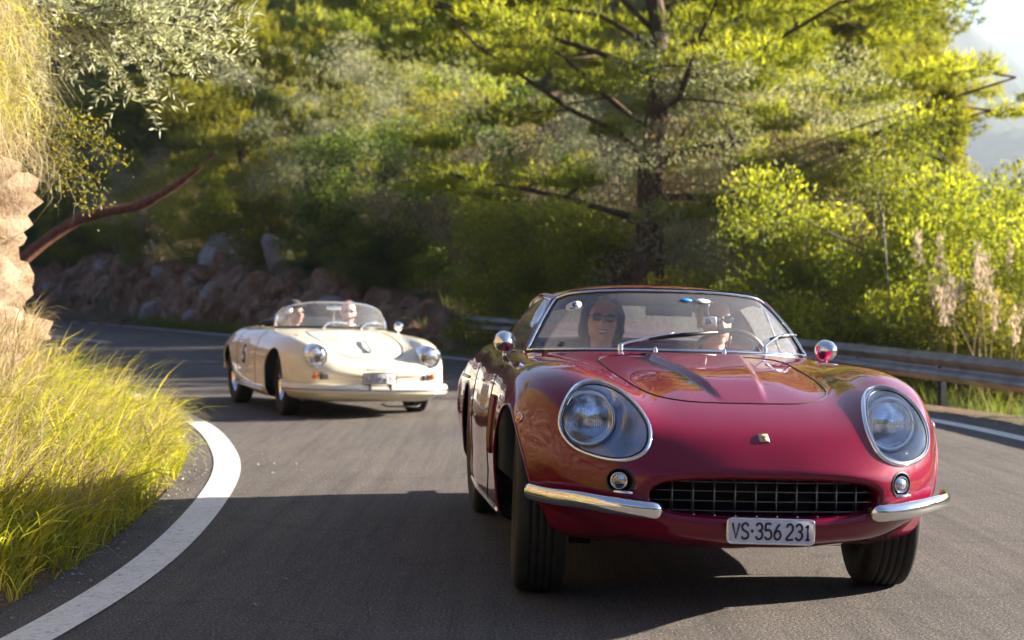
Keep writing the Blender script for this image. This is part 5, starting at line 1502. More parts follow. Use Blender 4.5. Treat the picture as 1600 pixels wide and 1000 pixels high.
def tri_mesh(name, C, T1, T2, tone, mat, quad=False):
    """C centres (N,3); triangles/diamonds spanned by T1 (length) and T2 (half width)"""
    n = len(C)
    if quad:
        V = np.stack([C - T1 * .5, C + T2 - T1 * .08, C + T1 * .5, C - T2 - T1 * .08], 1).reshape(-1, 3); k = 4
    else:
        V = np.stack([C - T2, C + T2, C + T1], 1).reshape(-1, 3); k = 3
    F = np.arange(n * k).reshape(-1, k)
    me = bpy.data.meshes.new(name)
    me.vertices.add(len(V)); me.vertices.foreach_set('co', V.astype(np.float32).ravel())
    me.loops.add(n * k); me.loops.foreach_set('vertex_index', F.astype(np.int32).ravel())
    me.polygons.add(n); me.polygons.foreach_set('loop_start', np.arange(0, n * k, k, dtype=np.int32)); me.polygons.foreach_set('loop_total', np.full(n, k, dtype=np.int32))
    me.update(calc_edges=True)
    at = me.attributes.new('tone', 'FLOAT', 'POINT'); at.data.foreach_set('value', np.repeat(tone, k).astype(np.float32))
    me.materials.append(mat)
    return me
def unit(A): return A / (np.linalg.norm(A, axis=-1, keepdims=True) + 1e-9)
def rdir(rng, n): return unit(rng.normal(size=(n, 3)))

def needle_cloud(rng, pads, tufts, per, L, W, up=.5):
    """pads: list of (centre, radii, main direction)"""
    Cs, A, B, To = [], [], [], []
    for c, r, d in pads:
        k = max(4, int(tufts * (r[0] * r[1] * r[2]) ** (1 / 3)))
        u = rdir(rng, k) * (rng.random((k, 1)) ** .45); u[:, 2] = np.where(u[:, 2] < -.25, u[:, 2] * .5, u[:, 2])
        P = np.asarray(c) + u * np.asarray(r)
        ax = unit(u * .6 + np.asarray(d) * .6 + np.array([0, 0, up]) + rng.normal(size=(k, 3)) * .35)
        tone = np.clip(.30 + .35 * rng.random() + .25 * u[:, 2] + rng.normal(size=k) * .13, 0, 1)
        P = np.repeat(P, per, 0); ax = np.repeat(ax, per, 0); tone = np.repeat(tone, per)
        dirn = unit(ax + rng.normal(size=P.shape) * .55)
        sd = unit(np.cross(dirn, rdir(rng, len(P))))
        ll = L * (.6 + .8 * rng.random((len(P), 1)))
        Cs.append(P - dirn * ll * .25); A.append(dirn * ll); B.append(sd * W * (.6 + .8 * rng.random((len(P), 1)))); To.append(tone)
    return np.vstack(Cs), np.vstack(A), np.vstack(B), np.concatenate(To)

def leaf_cloud(rng, pads, dens, L, W, hang=0.0):
    Cs, A, B, To = [], [], [], []
    for c, r, d in pads:
        vol = r[0] * r[1] * r[2]; k = max(10, int(dens * vol ** (2 / 3)))
        u = rdir(rng, k) * (rng.random((k, 1)) ** .4)
        P = np.asarray(c) + u * np.asarray(r)
        dirn = unit(u * .5 + np.asarray(d) * .5 + rng.normal(size=(k, 3)) * .6 + np.array([0, 0, .25 - hang]))
        sd = unit(np.cross(dirn, rdir(rng, k)))
        ll = L * (.6 + .8 * rng.random((k, 1)))
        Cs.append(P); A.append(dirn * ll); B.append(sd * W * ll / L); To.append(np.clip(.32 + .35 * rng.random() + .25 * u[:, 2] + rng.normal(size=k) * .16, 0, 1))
    return np.vstack(Cs), np.vstack(A), np.vstack(B), np.concatenate(To)

def branch(rng, p0, d0, length, n, bend=.15, rise=.05):
    P = [np.array(p0, float)]; d = unit(np.array(d0, float))
    for i in range(n):
        d = unit(d + rng.normal(size=3) * bend + np.array([0, 0, rise])); P.append(P[-1] + d * length / n)
    return P, d

def pine_parts(seed, H=9.0, spread=3.4, trunk_r=.22, limbs=16, tufts=95, per=6, L=.20, W=.012, crown_from=.3, lean=(0, 0), pad=.62, flat=.5, sub=3):
    rng = np.random.default_rng(seed); t = MB(); pads = []
    P, d = branch(rng, (0, 0, -.3), (lean[0], lean[1], 1), H, 9, .10, .10)
    t.tube([tuple(p) for p in P], [trunk_r * (1 - .85 * i / 9) for i in range(10)], 9)
    P = np.array(P)
    for k in range(limbs):
        u = crown_from + (1 - crown_from) * (k + rng.random()) / limbs; f = u * 9; i = min(8, int(f)); p = P[i] + (P[i + 1] - P[i]) * (f - i)
        a = k * 2.4 + rng.normal() * .4; L_ = spread * (1.05 - .72 * ((u - crown_from) / (1 - crown_from)) ** 1.5) * (.7 + .5 * rng.random())
        B, bd = branch(rng, p, (math.cos(a), math.sin(a), .25 + .3 * rng.random()), L_, 5, .20, .05)
        r0 = trunk_r * .24 * (1.1 - u * .6); t.tube([tuple(q) for q in B], [r0 * (1 - .15 * i) for i in range(6)], 6)
        for i in range(1, 6):
            for s in range(1 if i == 1 else (sub if i < 5 else sub + 1)):
                q = B[i] + rng.normal(size=3) * np.array([.5, .5, .28]) * (L_ / 3) * .8; rr = pad * (.6 + .7 * rng.random())
                pads.append((q, (rr, rr, rr * flat), bd))
                if s == 0: t.tube([tuple(B[i]), tuple((B[i] + q) / 2 + np.array([0, 0, .03])), tuple(q)], [r0 * .35, r0 * .25, r0 * .12], 5)
    pads.append((P[-1], (pad * .9, pad * .9, pad * .9), np.array([0, 0, 1])))
    C, A, B_, To = needle_cloud(rng, pads, tufts, per, L, W)
    return t, (C, A, B_, To)

def tree_proto(kind, seed, **kw):
    """returns (trunk mesh, crown mesh)"""
    mat = kw.pop('mat', None) or MAT['pine']; bark = kw.pop('bark', None) or MAT['bark']
    if kind == 'pine': t, a = pine_parts(seed, **kw); cr = tri_mesh('crown', *a, mat)
    else: t, a = bush_parts(seed, **kw); cr = tri_mesh('crown', *a, mat, quad=True)
    o = t.build('trunk', bark); me = o.data; bpy.data.objects.remove(o)
    return me, cr
def bush_parts(seed, H=2.4, R=1.3, stems=7, pads=16, dens=900, L=.07, W=.014, pad=.45, hang=0.0, trunk=0.0, tr=.05):
    rng = np.random.default_rng(seed); t = MB(); pd = []
    base = np.array([0, 0, 0.0])
    if trunk > 0:
        P, d = branch(rng, (0, 0, -.2), (rng.normal() * .15, rng.normal() * .15, 1), trunk + .2, 4, .12, .1); t.tube([tuple(p) for p in P], [tr * (1.3 - .12 * i) for i in range(5)], 8); base = P[-1]
    for k in range(stems):
        a = 2 * math.pi * k / stems + rng.normal() * .4; el = .5 + 1.2 * rng.random()
        ll = (H - trunk) * (.65 + .4 * rng.random())
        B, bd = branch(rng, base + (0 if trunk > 0 else np.array([math.cos(a) * .15, math.sin(a) * .15, -.1])), (math.cos(a) * R / H, math.sin(a) * R / H, el), ll, 5, .18, .05)
        t.tube([tuple(q) for q in B], [tr * (.8 - .13 * i) for i in range(6)], 5)
        for i in range(1 if trunk == 0 else 2, 6):
            for s in range(max(1, pads // 6)):
                q = B[i] + rng.normal(size=3) * np.array([.38, .38, .30]) * R; q[2] = max(q[2], .05); r = pad * (.55 + .8 * rng.random()); pd.append((q, (r, r, r * .75), bd))
                if s == 0: t.tube([tuple(B[i]), tuple(q)], [tr * .25, tr * .1], 4)
    return t, leaf_cloud(rng, pd, dens, L, W, hang)

def plant(name, proto, loc, rz, scale, label, cat, group=None, crown='crown'):
    r = empty(name, loc, rz, label, cat, group); r.scale = scale if hasattr(scale, '__len__') else (scale,) * 3
    for nm, me in (('trunk', proto[0]), (crown, proto[1])):
        o = bpy.data.objects.new(nm, me); COL.objects.link(o); o.parent = r
    return r

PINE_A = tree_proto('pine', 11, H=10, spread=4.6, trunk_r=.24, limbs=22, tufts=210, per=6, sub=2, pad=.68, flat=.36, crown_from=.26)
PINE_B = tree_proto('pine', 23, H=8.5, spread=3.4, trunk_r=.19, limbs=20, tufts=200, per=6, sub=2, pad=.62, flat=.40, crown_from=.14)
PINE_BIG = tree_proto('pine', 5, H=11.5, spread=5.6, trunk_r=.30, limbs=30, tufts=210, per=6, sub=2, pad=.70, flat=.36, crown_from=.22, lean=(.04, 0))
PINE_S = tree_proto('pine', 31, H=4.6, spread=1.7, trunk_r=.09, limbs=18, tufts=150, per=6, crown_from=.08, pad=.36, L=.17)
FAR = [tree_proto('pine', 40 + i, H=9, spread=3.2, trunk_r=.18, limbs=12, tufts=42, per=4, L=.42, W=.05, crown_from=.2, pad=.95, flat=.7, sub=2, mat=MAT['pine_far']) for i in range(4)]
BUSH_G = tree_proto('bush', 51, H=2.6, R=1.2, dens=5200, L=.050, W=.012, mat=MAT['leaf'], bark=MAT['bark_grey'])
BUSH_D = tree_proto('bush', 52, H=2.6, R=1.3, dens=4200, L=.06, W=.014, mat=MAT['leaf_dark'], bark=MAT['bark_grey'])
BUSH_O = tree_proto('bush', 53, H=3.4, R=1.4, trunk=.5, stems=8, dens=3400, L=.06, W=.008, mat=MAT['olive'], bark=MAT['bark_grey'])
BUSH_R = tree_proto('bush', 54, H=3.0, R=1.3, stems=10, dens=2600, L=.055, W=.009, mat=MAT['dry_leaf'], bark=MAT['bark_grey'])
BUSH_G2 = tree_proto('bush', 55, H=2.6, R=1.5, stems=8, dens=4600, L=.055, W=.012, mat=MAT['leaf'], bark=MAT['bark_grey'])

# near pines, each its own
for px, d, pr, s, rz, lab in (
    (1012, 29.0, PINE_BIG, 1.0, .4, 'large dark pine with thick forked trunk rising behind the red coupe roof'),
    (1305, 37.0, PINE_B, (.84, .84, 1.15), 1.2, 'bright pine behind the barrier, to the right of the large dark pine'),
    (1400, 44.0, PINE_B, (.62, .62, 1.25), 2.2, 'sunlit pine with ragged top standing next to the open sky'),
    (1540, 27.0, PINE_S, (.55, .55, 1.12), .6, 'slim young pine standing alone against the blue mountain'),
    (215, 70.0, PINE_A, 1.25, 3.0, 'tall yellow green pine on the stone bank, leftmost of the roadside pines'),
    (395, 58.5, PINE_A, 1.12, .9, 'broad yellow green pine on the bank above the cream car'),
    (505, 60.0, PINE_B, 1.25, 5.1, 'pine with rounded lit crown between the broad bank pine and the hillside gap'),
    (30, 60.0, PINE_B, 1.4, 4.0, 'pine half hidden by the rock face at the left edge'),
    (1160, 36.0, PINE_A, 1.1, 5.5, 'shaded pine filling the space right of the large dark trunk')):
    if px < 760: d = max(d, bank_px(px, 4.5))
    plant('pine_tree', pr, at_px(px, d, dz=-.1), rz, s, lab, 'pine tree')
# long reddish limb reaching out over the bank
def leaning_pine():
    r = empty('leaning_pine', at_px(120, 42), 0, 'leaning pine whose bare reddish limb sweeps out above the stone bank', 'pine tree')
    o = r.location
    def w(px, py, d): return (Vector(((px - 800) / 2620 * d, d, 1.15 + (463 - py) / 2620 * d)) - o)
    m = MB(); m.tube([tuple(p) for p in smooth_path([w(-70, 500, 42), w(0, 440, 42), w(60, 385, 42), w(120, 345, 42), w(160, 332, 42), w(215, 322, 42), w(262, 298, 41.5), w(300, 272, 41), w(338, 238, 40.5)], 30)], [.15] * 9 + [.14] * 7 + [.12] * 5 + [.09] * 4 + [.06] * 3 + [.04] * 2, 9); m.build('trunk', MAT['bark_red'], r)
    rng = np.random.default_rng(3); pads = []
    for px, py in ((380, 150), (350, 190), (400, 90), (430, 130), (330, 120), (300, 160), (450, 190), (410, 40), (360, 60), (470, 90), (280, 200), (500, 150)):
        for k in range(3): pads.append((np.array(w(px, py, 40)) + rng.normal(size=3) * .5, (.6, .6, .32), np.array([0, 0, 1])))
    me = tri_mesh('crown', *needle_cloud(rng, pads, 120, 6, .2, .012), MAT['pine']); c = bpy.data.objects.new('crown', me); COL.objects.link(c); c.parent = r
leaning_pine()

# shrubs, each with its own place
SH = [
    (640, 40, BUSH_D, 1.55, 'dark green bush with a lit top, the tallest beside the road behind the cream car'),
    (735, 37, BUSH_D, 1.35, 'dark green bush next to the end of the barrier'),
    (520, 46, BUSH_O, 1.55, 'pale silvery olive shrub behind the dark bushes, left one'),
    (600, 50, BUSH_O, 1.6, 'pale silvery olive shrub behind the dark bushes, right one'),
    (455, 48, BUSH_G, 1.25, 'green bush on the bank above the cream car passenger'),
    (350, 56, BUSH_G2, 1.2, 'green bush behind the pitted boulders of the bank'),
    (290, 60, BUSH_R, 1.3, 'brownish bush behind the reddish pine limb'),
    (840, 35, BUSH_G, 1.35, 'green bush above the mirror side of the red coupe windscreen'),
    (925, 32, BUSH_G2, 1.15, 'yellowish green bush at the foot of the large pine, left side'),
    (1110, 31, BUSH_R, 1.5, 'reddish grey dry shrub above the red coupe roof, left one'),
    (1190, 29, BUSH_O, 1.42, 'pale leaved olive shrub with upright tip behind the red coupe'),
    (1215, 30, BUSH_R, 1.35, 'reddish grey dry shrub just right of the pale upright olive shrub'),
    (1280, 28.5, BUSH_R, 1.3, 'dry twiggy shrub behind the barrier above the right hand mirror'),
    (1340, 26, BUSH_G, 1.38, 'yellow green leafy shrub behind the barrier, nearest the bright pine'),
    (1410, 24, BUSH_G2, 1.3, 'yellow green leafy shrub behind the barrier, second from the bright pine'),
    (1475, 23.5, BUSH_G, 1.1, 'yellow green leafy shrub left of the tall dry stalks'),
    (1590, 21.5, BUSH_G2, .75, 'low green shrub at the right edge behind the dry stalks'),
    (1030, 31, BUSH_D, .95, 'dark low bush at the foot of the large pine trunk'),
    (1545, 26, BUSH_D, .75, 'low dark bush below the slim young pine'),
    (690, 44, BUSH_G, 1.7, 'bright green bush rising over the dark bushes by the road'),
    (560, 43, BUSH_D, 1.0, 'small dark bush above the cream car windscreen'),
    (790, 42, BUSH_R, 1.5, 'tall brownish bush left of the large pine, above the end of the barrier'),
    (960, 38, BUSH_O, 1.4, 'grey green bush seen between the pine trunks'),
    (1250, 34, BUSH_G2, 1.5, 'tall green bush behind the dry shrubs'),
    (500, 36, BUSH_D, .42, 'very low dark bush at the foot of the bank, left of the cream car screen'),
    (630, 32, BUSH_D, .7, 'dark bush at the foot of the bank behind the cream car wing mirror'),
    (605, 31, BUSH_G, .7, 'low green bush at the foot of the bank behind the cream car driver'),
    (130, 62, BUSH_G2, 1.3, 'green bush under the reddish limb, nearest the rock face'),
    (190, 64, BUSH_O, 1.2, 'pale bush above the broad grey boulder'),
    (85, 60, BUSH_D, 1.3, 'dark bush almost touching the rock face in the picture'),
    (250, 63, BUSH_G, 1.2, 'green bush above the pitted boulders, under the limb tip'),
    (1120, 33, BUSH_G, 1.4, 'green bush behind the reddish grey shrub and the large trunk'),
]
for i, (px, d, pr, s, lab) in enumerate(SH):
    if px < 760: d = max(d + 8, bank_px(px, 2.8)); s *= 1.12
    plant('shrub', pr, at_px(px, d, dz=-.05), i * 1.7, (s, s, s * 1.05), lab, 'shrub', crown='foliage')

# wooded hillside: one tree after another
rng = np.random.default_rng(99); cnt = 0
HILL = []
for k in range(4000):
    d = 58 * (420 / 58.0) ** rng.random(); px = rng.uniform(-120, 1500); x = (px - 800) / 2620 * d
    if px > 1400 - (d - 60) * .35: continue
    if px < 560 and d < 74: continue
    if x > -3 and d < 92: continue
    if any((x - a) ** 2 + (d - b) ** 2 < (1.7 + d * .022) ** 2 for a, b in HILL): continue
    if x > np.interp(d, OUT_D[60:, 1], OUT_D[60:, 0]) - 1e9 and abs(x - np.interp(d, [p[1] for p in OUTER], [p[0] for p in OUTER])) < 7: continue
    if x < np.interp(d, [p[1] for p in OUTER], [p[0] for p in OUTER]) + 7: continue
    HILL.append((x, d)); cnt += 1
    if cnt >= 235: break
Z = terrain(np.array(HILL))
for i, ((x, d), z) in enumerate(zip(HILL, Z)):
    s = (.75 + .6 * rng.random()) * (1 + d / 420)
    plant('pine_tree', FAR[i % 4], (x, d, z - .3), rng.uniform(0, 6.28), s, 'rounded pine among the many on the wooded slope in the background', 'pine tree', 'pines on the wooded slope')
# pines behind the viewer's back, mirrored in the paintwork
k = 0
for i in range(26):
    x = -34 + 3.2 * i + rng.normal() * 2; y = -30 - 8 * rng.random() - abs(x) * .1
    z = float(terrain(np.array([[x, y]]))[0]); plant('pine_tree', FAR[i % 4], (x, y, z - .2), rng.uniform(0, 6), .8 + .5 * rng.random(), 'pine on the slope behind the viewpoint, seen only as a reflection', 'pine tree', 'pines behind the viewpoint')

# open slope beyond the barrier, to the right of the view
r_ = random.Random(12)
for i in range(14):
    y = 2 + i * 1.7; x = 7.2 + r_.random() * 7
    plant('shrub', (BUSH_G2, BUSH_R, BUSH_G)[i % 3], (x, y, float(terrain(np.array([[x, y]]))[0]) - .1), r_.uniform(0, 6), (.55, .55, .42), 'low shrub on the open slope outside the barrier, beyond the right edge of the picture', 'shrub', 'low shrubs on the open slope', crown='foliage')
for i in range(26):
    y = r_.uniform(30, 210); x = max(50, .36 * y) + r_.random() * 90
    plant('pine_tree', FAR[i % 4], (x, y, float(terrain(np.array([[x, y]]))[0]) - .3), r_.uniform(0, 6), r_.uniform(.8, 1.2), 'scattered pine on the open ground beyond the right edge of the picture', 'pine tree', 'pines on the open ground')
# ------------------------------------------------------------------ olive branches and leafy sprays above the rock face
def olive_tree():
    o = Vector((-4.2, 13.0, 2.4)); r = empty('olive_tree', o, 0, 'silver leaved olive tree leaning out over the top of the rock face', 'olive tree')
    rng = np.random.default_rng(21)
    def w(px, py, d): return Vector(((px - 800) / 2620 * d, d, 1.15 + (463 - py) / 2620 * d)) - o
    t = MB(); D = 12.5
    t.tube([tuple(p) for p in smooth_path([w(-20, 190, D + .6), w(10, 90, D + .4), w(60, 20, D + .3), w(120, -30, D)], 12)], [.06, .06, .055, .055, .05, .05, .045, .04, .04, .035, .03, .03], 8)
    Cs, A, B, To = [], [], [], []
    ends = [(380, 62), (355, 90), (330, 40), (300, 20), (290, 100), (250, 125), (230, 20), (200, 60), (205, 140), (160, 20), (150, 90), (120, 50), (100, 110), (90, 10), (60, 60), (270, 60), (320, 85), (240, 90), (180, 110), (345, 20), (30, 30), (60, 120), (130, 5), (210, -10), (280, -10)]
    for ex, ey in ends:
        p0 = np.array(w(40 + rng.random() * 60, 20 + rng.random() * 60, D + .2)); p1 = np.array(w(ex, ey, D + rng.normal() * .3))
        n = 16; mid = (p0 + p1) / 2 + np.array([0, 0, .10 + .1 * rng.random()]); path = smooth_path([p0, mid, p1], n)
        t.tube([tuple(p) for p in path], [.010 - .0005 * i for i in range(n)], 5)
        for s_ in range(12):
            i0 = rng.integers(n // 3, n); b0 = path[i0]; dd = unit(path[min(i0 + 1, n - 1)] - path[i0 - 1]); dd = unit(dd + rng.normal(size=3) * .55); ll = .18 + .22 * rng.random()
            tw = np.array([b0 + dd * ll * q for q in np.linspace(0, 1, 9)]); t.tube([tuple(tw[0]), tuple(tw[-1])], [.003, .0012], 3)
            for q in tw:
                for sd in (-1, 1):
                    ld = unit(dd * .8 + unit(np.cross(dd, rng.normal(size=3))) * .7 * sd + np.array([0, 0, .35])); L_ = .055 + .03 * rng.random()
                    Cs.append(q + ld * L_ * .5); A.append(ld * L_); B.append(unit(np.cross(ld, rng.normal(size=3))) * 0.0072); To.append(.25 + .75 * rng.random())
        for q in path[n // 2:]:
            for z_ in range(7):
                ld = unit(unit(p1 - p0) * .8 + rng.normal(size=3) * .6); L_ = .055 + .03 * rng.random(); Cs.append(q + ld * L_ * .5); A.append(ld * L_); B.append(unit(np.cross(ld, rng.normal(size=3))) * 0.0072); To.append(.3 + .7 * rng.random())
    t.build('trunk', MAT['bark_grey'], r)
    me = tri_mesh('foliage', np.array(Cs), np.array(A), np.array(B), np.array(To), MAT['olive'], quad=True); c = bpy.data.objects.new('foliage', me); COL.objects.link(c); c.parent = r
olive_tree()
def spray(label, base, ends, D, mat, L, W, nleaf, seed, name='climbing_shrub'):
    o = Vector(((base[0] - 800) / 2620 * D, D, 1.15 + (463 - base[1]) / 2620 * D)); r = empty(name, o, 0, label, 'shrub'); rng = np.random.default_rng(seed)
    def w(px, py, d): return np.array(Vector(((px - 800) / 2620 * d, d, 1.15 + (463 - py) / 2620 * d)) - o)
    t = MB(); Cs, A, B, To = [], [], [], []
    for ex, ey in ends:
        p1 = w(ex, ey, D + rng.normal() * .15); path = smooth_path([np.zeros(3) + rng.normal(size=3) * .05, p1 * .5 + np.array([0, 0, .06]), p1], 14)
        t.tube([tuple(p) for p in path], [.007 - .0004 * i for i in range(14)], 4)
        for i in range(nleaf):
            q = path[rng.integers(3, 14)] + rng.normal(size=3) * .045; ld = unit(p1 * .5 + rng.normal(size=3) * .8); l_ = L * (.6 + .8 * rng.random())
            Cs.append(q); A.append(ld * l_); B.append(unit(np.cross(ld, rng.normal(size=3))) * W); To.append(rng.random())
    t.build('stem', MAT['bark_grey'], r); me = tri_mesh('foliage', np.array(Cs), np.array(A), np.array(B), np.array(To), mat, quad=True); c = bpy.data.objects.new('foliage', me); COL.objects.link(c); c.parent = r
spray('green leafy spray hanging over the rock face under the olive branches', (60, 210), [(150, 200), (195, 258), (165, 310), (130, 270), (110, 180), (90, 240), (180, 225), (140, 330), (100, 300), (60, 160)], 11.6, MAT['leaf'], .035, .007, 150, 5)
spray('small bright leafy tuft at the very top left, beside the olive stem', (20, 40), [(60, 60), (90, 80), (40, 0), (110, 40), (70, 110)], 11.8, MAT['leaf'], .035, .007, 120, 6)

# ------------------------------------------------------------------ grasses
def blades(name, P, H, length, width, bend, heading, spread, mat, seed, up=1.0, droop=1.0, segs=4):
    """curved tapering blades; P (N,3) roots"""
    rng = np.random.default_rng(seed); n = len(P)
    a = heading + rng.normal(size=n) * spread; h = np.column_stack([np.cos(a), np.sin(a), np.zeros(n)])
    L = length * (.5 + .8 * rng.random(n)); b = bend * (.5 + rng.random(n)); w = width * (.6 + .8 * rng.random(n))
    side = np.column_stack([-h[:, 1], h[:, 0], np.zeros(n)]) + rng.normal(size=(n, 3)) * .3; side = unit(side)
    pts = []; p = P.copy(); el0 = np.pi / 2 * up - .25 * np.abs(rng.normal(size=n))
    for s in range(segs + 1):
        pts.append(p.copy()); el = el0 - b * droop * (s / segs) * 1.6
        p = p + (h * np.cos(el)[:, None] + np.array([0, 0, 1]) * np.sin(el)[:, None]) * (L / segs)[:, None]
    V = []
    for s, q in enumerate(pts):
        ww = (w * (1 - (s / segs) ** 1.5) * .5)[:, None]
        if s < segs: V += [q - side * ww, q + side * ww]
        else: V += [q]
    V = np.stack(V, 1); k = V.shape[1]; base = (np.arange(n) * k)[:, None]; quads = []
    for s in range(segs - 1): quads.append(base + np.array([2 * s, 2 * s + 1, 2 * s + 3, 2 * s + 2]))
    tri = base + np.array([2 * segs - 2, 2 * segs - 1, 2 * segs])
    Q = np.vstack(quads); nv = V.reshape(-1, 3)
    me = bpy.data.meshes.new(name); me.vertices.add(len(nv)); me.vertices.foreach_set('co', nv.astype(np.float32).ravel())
    li = np.concatenate([Q.ravel(), tri.ravel()]); me.loops.add(len(li)); me.loops.foreach_set('vertex_index', li.astype(np.int32))
    ls = np.concatenate([np.arange(len(Q)) * 4, len(Q) * 4 + np.arange(n) * 3]); lt = np.concatenate([np.full(len(Q), 4), np.full(n, 3)])
    me.polygons.add(len(ls)); me.polygons.foreach_set('loop_start', ls.astype(np.int32)); me.polygons.foreach_set('loop_total', lt.astype(np.int32)); me.update(calc_edges=True)
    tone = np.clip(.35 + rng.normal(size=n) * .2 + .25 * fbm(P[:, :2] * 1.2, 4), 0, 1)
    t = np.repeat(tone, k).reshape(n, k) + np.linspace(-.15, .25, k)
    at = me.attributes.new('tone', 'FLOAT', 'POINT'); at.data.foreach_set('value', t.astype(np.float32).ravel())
    me.materials.append(mat); o = bpy.data.objects.new(name, me); COL.objects.link(o); o['kind'] = 'stuff'
    return o
def scatter_band(line, y0, y1, o0, o1, n, seed, power=1.0):
    rng = np.random.default_rng(seed); P = resample(line, .05); P = P[(P[:, 1] > y0) & (P[:, 1] < y1)]; N = offs(P, 1) - P
    i = rng.integers(0, len(P), n); u = rng.random(n) ** power
    Q = P[i] + N[i] * (o0 + (o1 - o0) * u)[:, None]
    return Q
def rooted(Q, dz=-.03): return np.column_stack([Q, terrain(Q) + dz])
Q = scatter_band(IN_D, 3.2, 14.5, .40, 1.9, 24000, 1, 1.1); m_ = fbm(Q * 1.7, 8); Q = Q[(m_ > .36) & (RNG.random(len(Q)) < .62)]
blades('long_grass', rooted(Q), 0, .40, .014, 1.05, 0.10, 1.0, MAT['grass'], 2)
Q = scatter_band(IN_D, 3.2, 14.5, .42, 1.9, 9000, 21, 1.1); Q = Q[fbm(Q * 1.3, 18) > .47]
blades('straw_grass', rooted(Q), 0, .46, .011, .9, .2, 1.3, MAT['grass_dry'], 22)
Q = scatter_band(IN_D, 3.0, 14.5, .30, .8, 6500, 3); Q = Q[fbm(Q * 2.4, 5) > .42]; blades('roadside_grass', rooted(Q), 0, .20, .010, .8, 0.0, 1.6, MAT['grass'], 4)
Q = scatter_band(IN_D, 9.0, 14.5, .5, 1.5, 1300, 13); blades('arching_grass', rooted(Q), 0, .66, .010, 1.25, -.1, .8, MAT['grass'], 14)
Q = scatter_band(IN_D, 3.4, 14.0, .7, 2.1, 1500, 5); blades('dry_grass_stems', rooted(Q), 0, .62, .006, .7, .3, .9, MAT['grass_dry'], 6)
# dry grass hanging over the rock face
def rock_top(n, seed, z0, z1, y0=3, y1=12.5, out=.0):
    rng = np.random.default_rng(seed); path = resample(dense([(-5.4, 0), (-3.9, 3), (-3.35, 6), (-3.15, 8.5), (-3.14, 10.2), (-3.45, 11.6), (-4.3, 13.0)]), .05)
    path = path[(path[:, 1] > y0) & (path[:, 1] < y1)]; N = offs(path, 1) - path; i = rng.integers(0, len(path), n); z = z0 + (z1 - z0) * rng.random(n)
    lean = .10 * z + .22 * np.maximum(z - 2.4, 0) ** 1.4
    return np.column_stack([path[i] + N[i] * (lean - out)[:, None], z + .25])
blades('hanging_green_grass', rock_top(3600, 41, 1.9, 3.7, out=.16), 0, .5, .008, 1.9, -.2, .9, MAT['grass'], 42, droop=1.2, segs=5)
blades('hanging_dry_grass', rock_top(5200, 31, 1.55, 3.6, out=.14), 0, .75, .006, 2.0, -.2, .7, MAT['grass_dry'], 32, droop=1.2, segs=5)
blades('rock_top_grass', rock_top(6000, 33, 2.6, 3.7, out=.0), 0, .55, .006, .9, 0, 1.5, MAT['grass_dry'], 34)
blades('rock_foot_grass', rock_top(2500, 35, .1, .7, out=.18), 0, .3, .006, 1.2, -.2, 1.0, MAT['grass_dry'], 36)
# verges
Q = scatter_band(OUT_D, 27, 37, -.55, -1.7, 3500, 17); blades('short_verge_grass', rooted(Q), 0, .16, .014, .6, 0, 3, MAT['grass_verge'], 18, segs=3)
Q = scatter_band(OUT_D, 37, 95, -.55, -1.9, 19000, 7); blades('far_verge_grass', rooted(Q), 0, .45, .022, .6, 0, 3, MAT['grass_verge'], 8, segs=3)
Q = scatter_band(OUT_D, 4, 32, -2.0, -5.5, 26000, 9); blades('barrier_verge_grass', rooted(Q), 0, .42, .010, .6, 0, 3, MAT['grass_verge'], 10, segs=3)
Q = scatter_band(OUT_D, 27, 80, -2.6, -9, 16000, 11); blades('bank_top_grass', rooted(Q), 0, .45, .022, .5, 0, 3, MAT['grass_verge'], 12, segs=3)

# grit and small stones along both edges of the asphalt
def grit():
    rng = np.random.default_rng(77)
    Q = np.vstack([scatter_band(IN_D, 3, 16, .12, .45, 1300, 78, .8), scatter_band(OUT_D, 4, 30, -.1, -1.6, 2200, 79), scatter_band(IN_D, 4, 14, -.7, -.14, 90, 80)])
    n = len(Q); r = .003 + .011 * rng.random(n) ** 3; V = []; F = []
    base = np.array([(1, 0, -.3), (-.6, .9, -.3), (-.6, -.8, -.3), (.1, .1, .45), (.5, .6, .3)])
    f = np.array([(0, 1, 4), (1, 3, 4), (3, 0, 4), (0, 3, 2), (1, 2, 3)])
    z = np.maximum(terrain(Q), .0)
    V = (Q[:, None, :] * 1.0); P3 = np.zeros((n, 5, 3)); a = rng.random(n) * 6.28
    P3[:, :, 0] = Q[:, 0:1] + r[:, None] * (base[:, 0] * np.cos(a)[:, None] - base[:, 1] * np.sin(a)[:, None])
    P3[:, :, 1] = Q[:, 1:2] + r[:, None] * (base[:, 0] * np.sin(a)[:, None] + base[:, 1] * np.cos(a)[:, None])
    P3[:, :, 2] = z[:, None] + r[:, None] * (base[:, 2] + .3) + .004
    o = mk('roadside_grit', P3.reshape(-1, 3), (f[None] + 5 * np.arange(n)[:, None, None]).reshape(-1, 3), MAT['stone_grey'], smooth=False); o['kind'] = 'stuff'
grit()
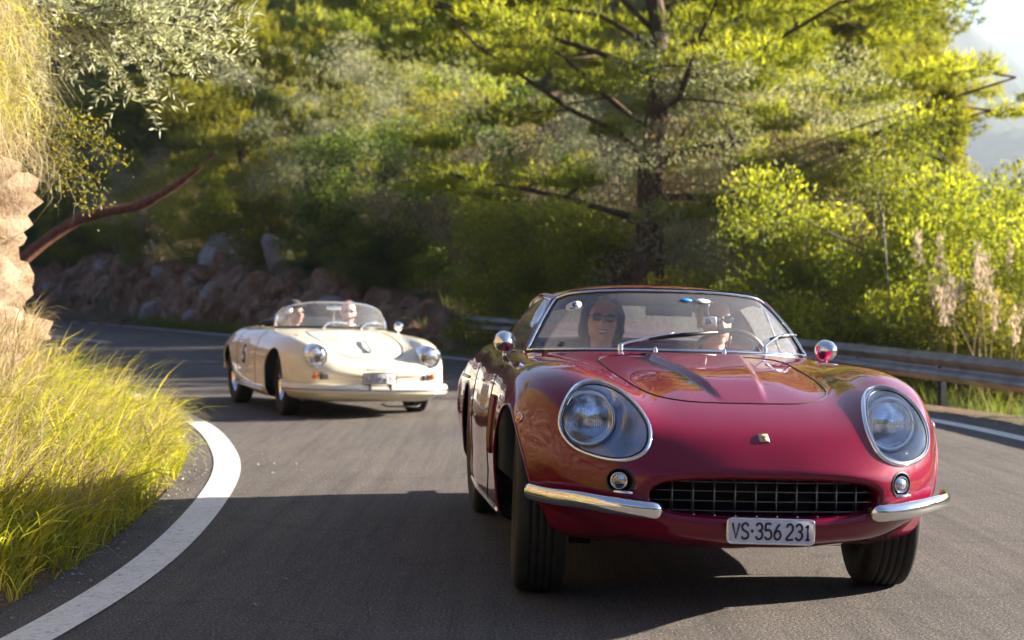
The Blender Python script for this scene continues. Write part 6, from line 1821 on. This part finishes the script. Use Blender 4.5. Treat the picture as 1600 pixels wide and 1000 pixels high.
# tall dry stalks beyond the barrier
def stalk_clump(label, px, d, n, seed):
    r = empty('dry_grass_clump', at_px(px, d), 0, label, 'grass clump'); rng = np.random.default_rng(seed); m = MB(); bl = []
    for k in range(n):
        x, y = rng.normal() * .25, rng.normal() * .3; h = 1.2 + 1.1 * rng.random(); tx = rng.normal() * .32
        P = smooth_path([(x, y, 0), (x + tx * .4, y, h * .6), (x + tx, y, h)], 7); m.tube([tuple(p) for p in P], [.006] * 4 + [.004] * 3, 4)
        q = 70; zz = rng.random(q); c_ = P[-1] + np.column_stack([rng.normal(size=q) * .028 + tx * .1 * (zz - .5), rng.normal(size=q) * .028, (zz - .75) * .42])
        bl.append((c_, unit(np.column_stack([rng.normal(size=(q, 2)) * .35, np.ones(q)])) * .09, unit(np.cross(rng.normal(size=(q, 3)), [0, 0, 1])) * .007, .5 + .5 * rng.random(q)))
    m.build('stalk', MAT['grass_dry'], r); me = tri_mesh('seed_head', *[np.concatenate([b_[i] for b_ in bl]) for i in range(4)], MAT['plume']); o = bpy.data.objects.new('seed_heads', me); o['kind'] = 'stuff'; COL.objects.link(o); o.parent = r
for i, (px, d, n, lab) in enumerate(((1490, 21.0, 7, 'tall pale dry grass stalks beyond the barrier, leftmost clump'), (1535, 19.8, 8, 'tall pale dry grass stalks beyond the barrier, middle clump'), (1582, 19.0, 9, 'tall pale dry grass stalks beyond the barrier at the right edge'))):
    stalk_clump(lab, px, d, n, 70 + i)

# ------------------------------------------------------------------ far mountains
def ridge(name, d, prof, depth, seed, col):
    """prof: (px, py) silhouette; a real slope falling towards the viewer"""
    xs = np.linspace(-200, 2300, 260); top = np.interp(xs, [p[0] for p in prof], [p[1] for p in prof])
    X = (xs - 800) / 2620 * d; H = 1.15 + (463 - top) / 2620 * d; H = H * (1 + .02 * (fbm(np.column_stack([X / 40, X * 0]), seed) - .5))
    m = 40; V = []
    for j in range(m):
        u = j / (m - 1); y = d - depth * (1 - u); z = -55 + (H + 55) * u ** 1.1
        P = np.column_stack([X, np.full(len(X), y)]); bump_ = (fbm(P / 110, seed + 2, 6) - .48) * depth * .16 * math.sin(math.pi * min(u * .9 + .1, 1)); V.append(np.column_stack([P, z + bump_]))
    V = np.array(V).reshape(-1, 3); n = len(xs); i, j = np.meshgrid(np.arange(n - 1), np.arange(m - 1)); q = (j * n + i).ravel(); F = np.stack([q, q + 1, q + n + 1, q + n], -1)
    t = NT(name + '_cover'); v = t.coord(); a = t.noise(v, .012, 8, .75); b = t.noise(v, .10, 8, .8)
    t.l(t.mix(.6, t.ramp(a, [(.35, col[0] + (1,)), (.62, col[1] + (1,))]), t.ramp(b, [(.35, (.4, .4, .4, 1)), (.6, (1.2, 1.2, 1.2, 1))]), 'MULTIPLY'), t.b.inputs['Base Color']); t.b.inputs['Roughness'].default_value = 1.0
    t.bump(b, 1.0, 6)
    o = mk(name, V, F, t.m); o['kind'] = 'structure'
ridge('mountain', 2200, [(-200, 60), (900, 50), (1300, 30), (1440, 24), (1500, 30), (1560, 75), (1640, 150), (1800, 230), (2300, 300)], 1000, 3, ((.010, .028, .014), (.045, .06, .03)))
ridge('distant_mountain', 3000, [(-200, 90), (1300, 70), (1500, 60), (1560, 66), (1640, 72), (1800, 66), (2300, 130)], 700, 8, ((.02, .035, .025), (.06, .07, .05)))

HAZE = .00018
def haze():
    m = MB(); m.box((0, 1450, 220), (7000, 3500, 580))
    t = bpy.data.materials.new('pale_air'); t.use_nodes = True; nt = t.node_tree; nt.nodes.clear(); o = nt.nodes.new('ShaderNodeOutputMaterial'); v = nt.nodes.new('ShaderNodeVolumePrincipled')
    v.inputs['Color'].default_value = (.72, .86, 1.0, 1); v.inputs['Density'].default_value = HAZE; v.inputs['Anisotropy'].default_value = .35
    nt.links.new(v.outputs[0], o.inputs['Volume'])
    b = m.build('haze', t, smooth=False); b['kind'] = 'stuff'
haze()
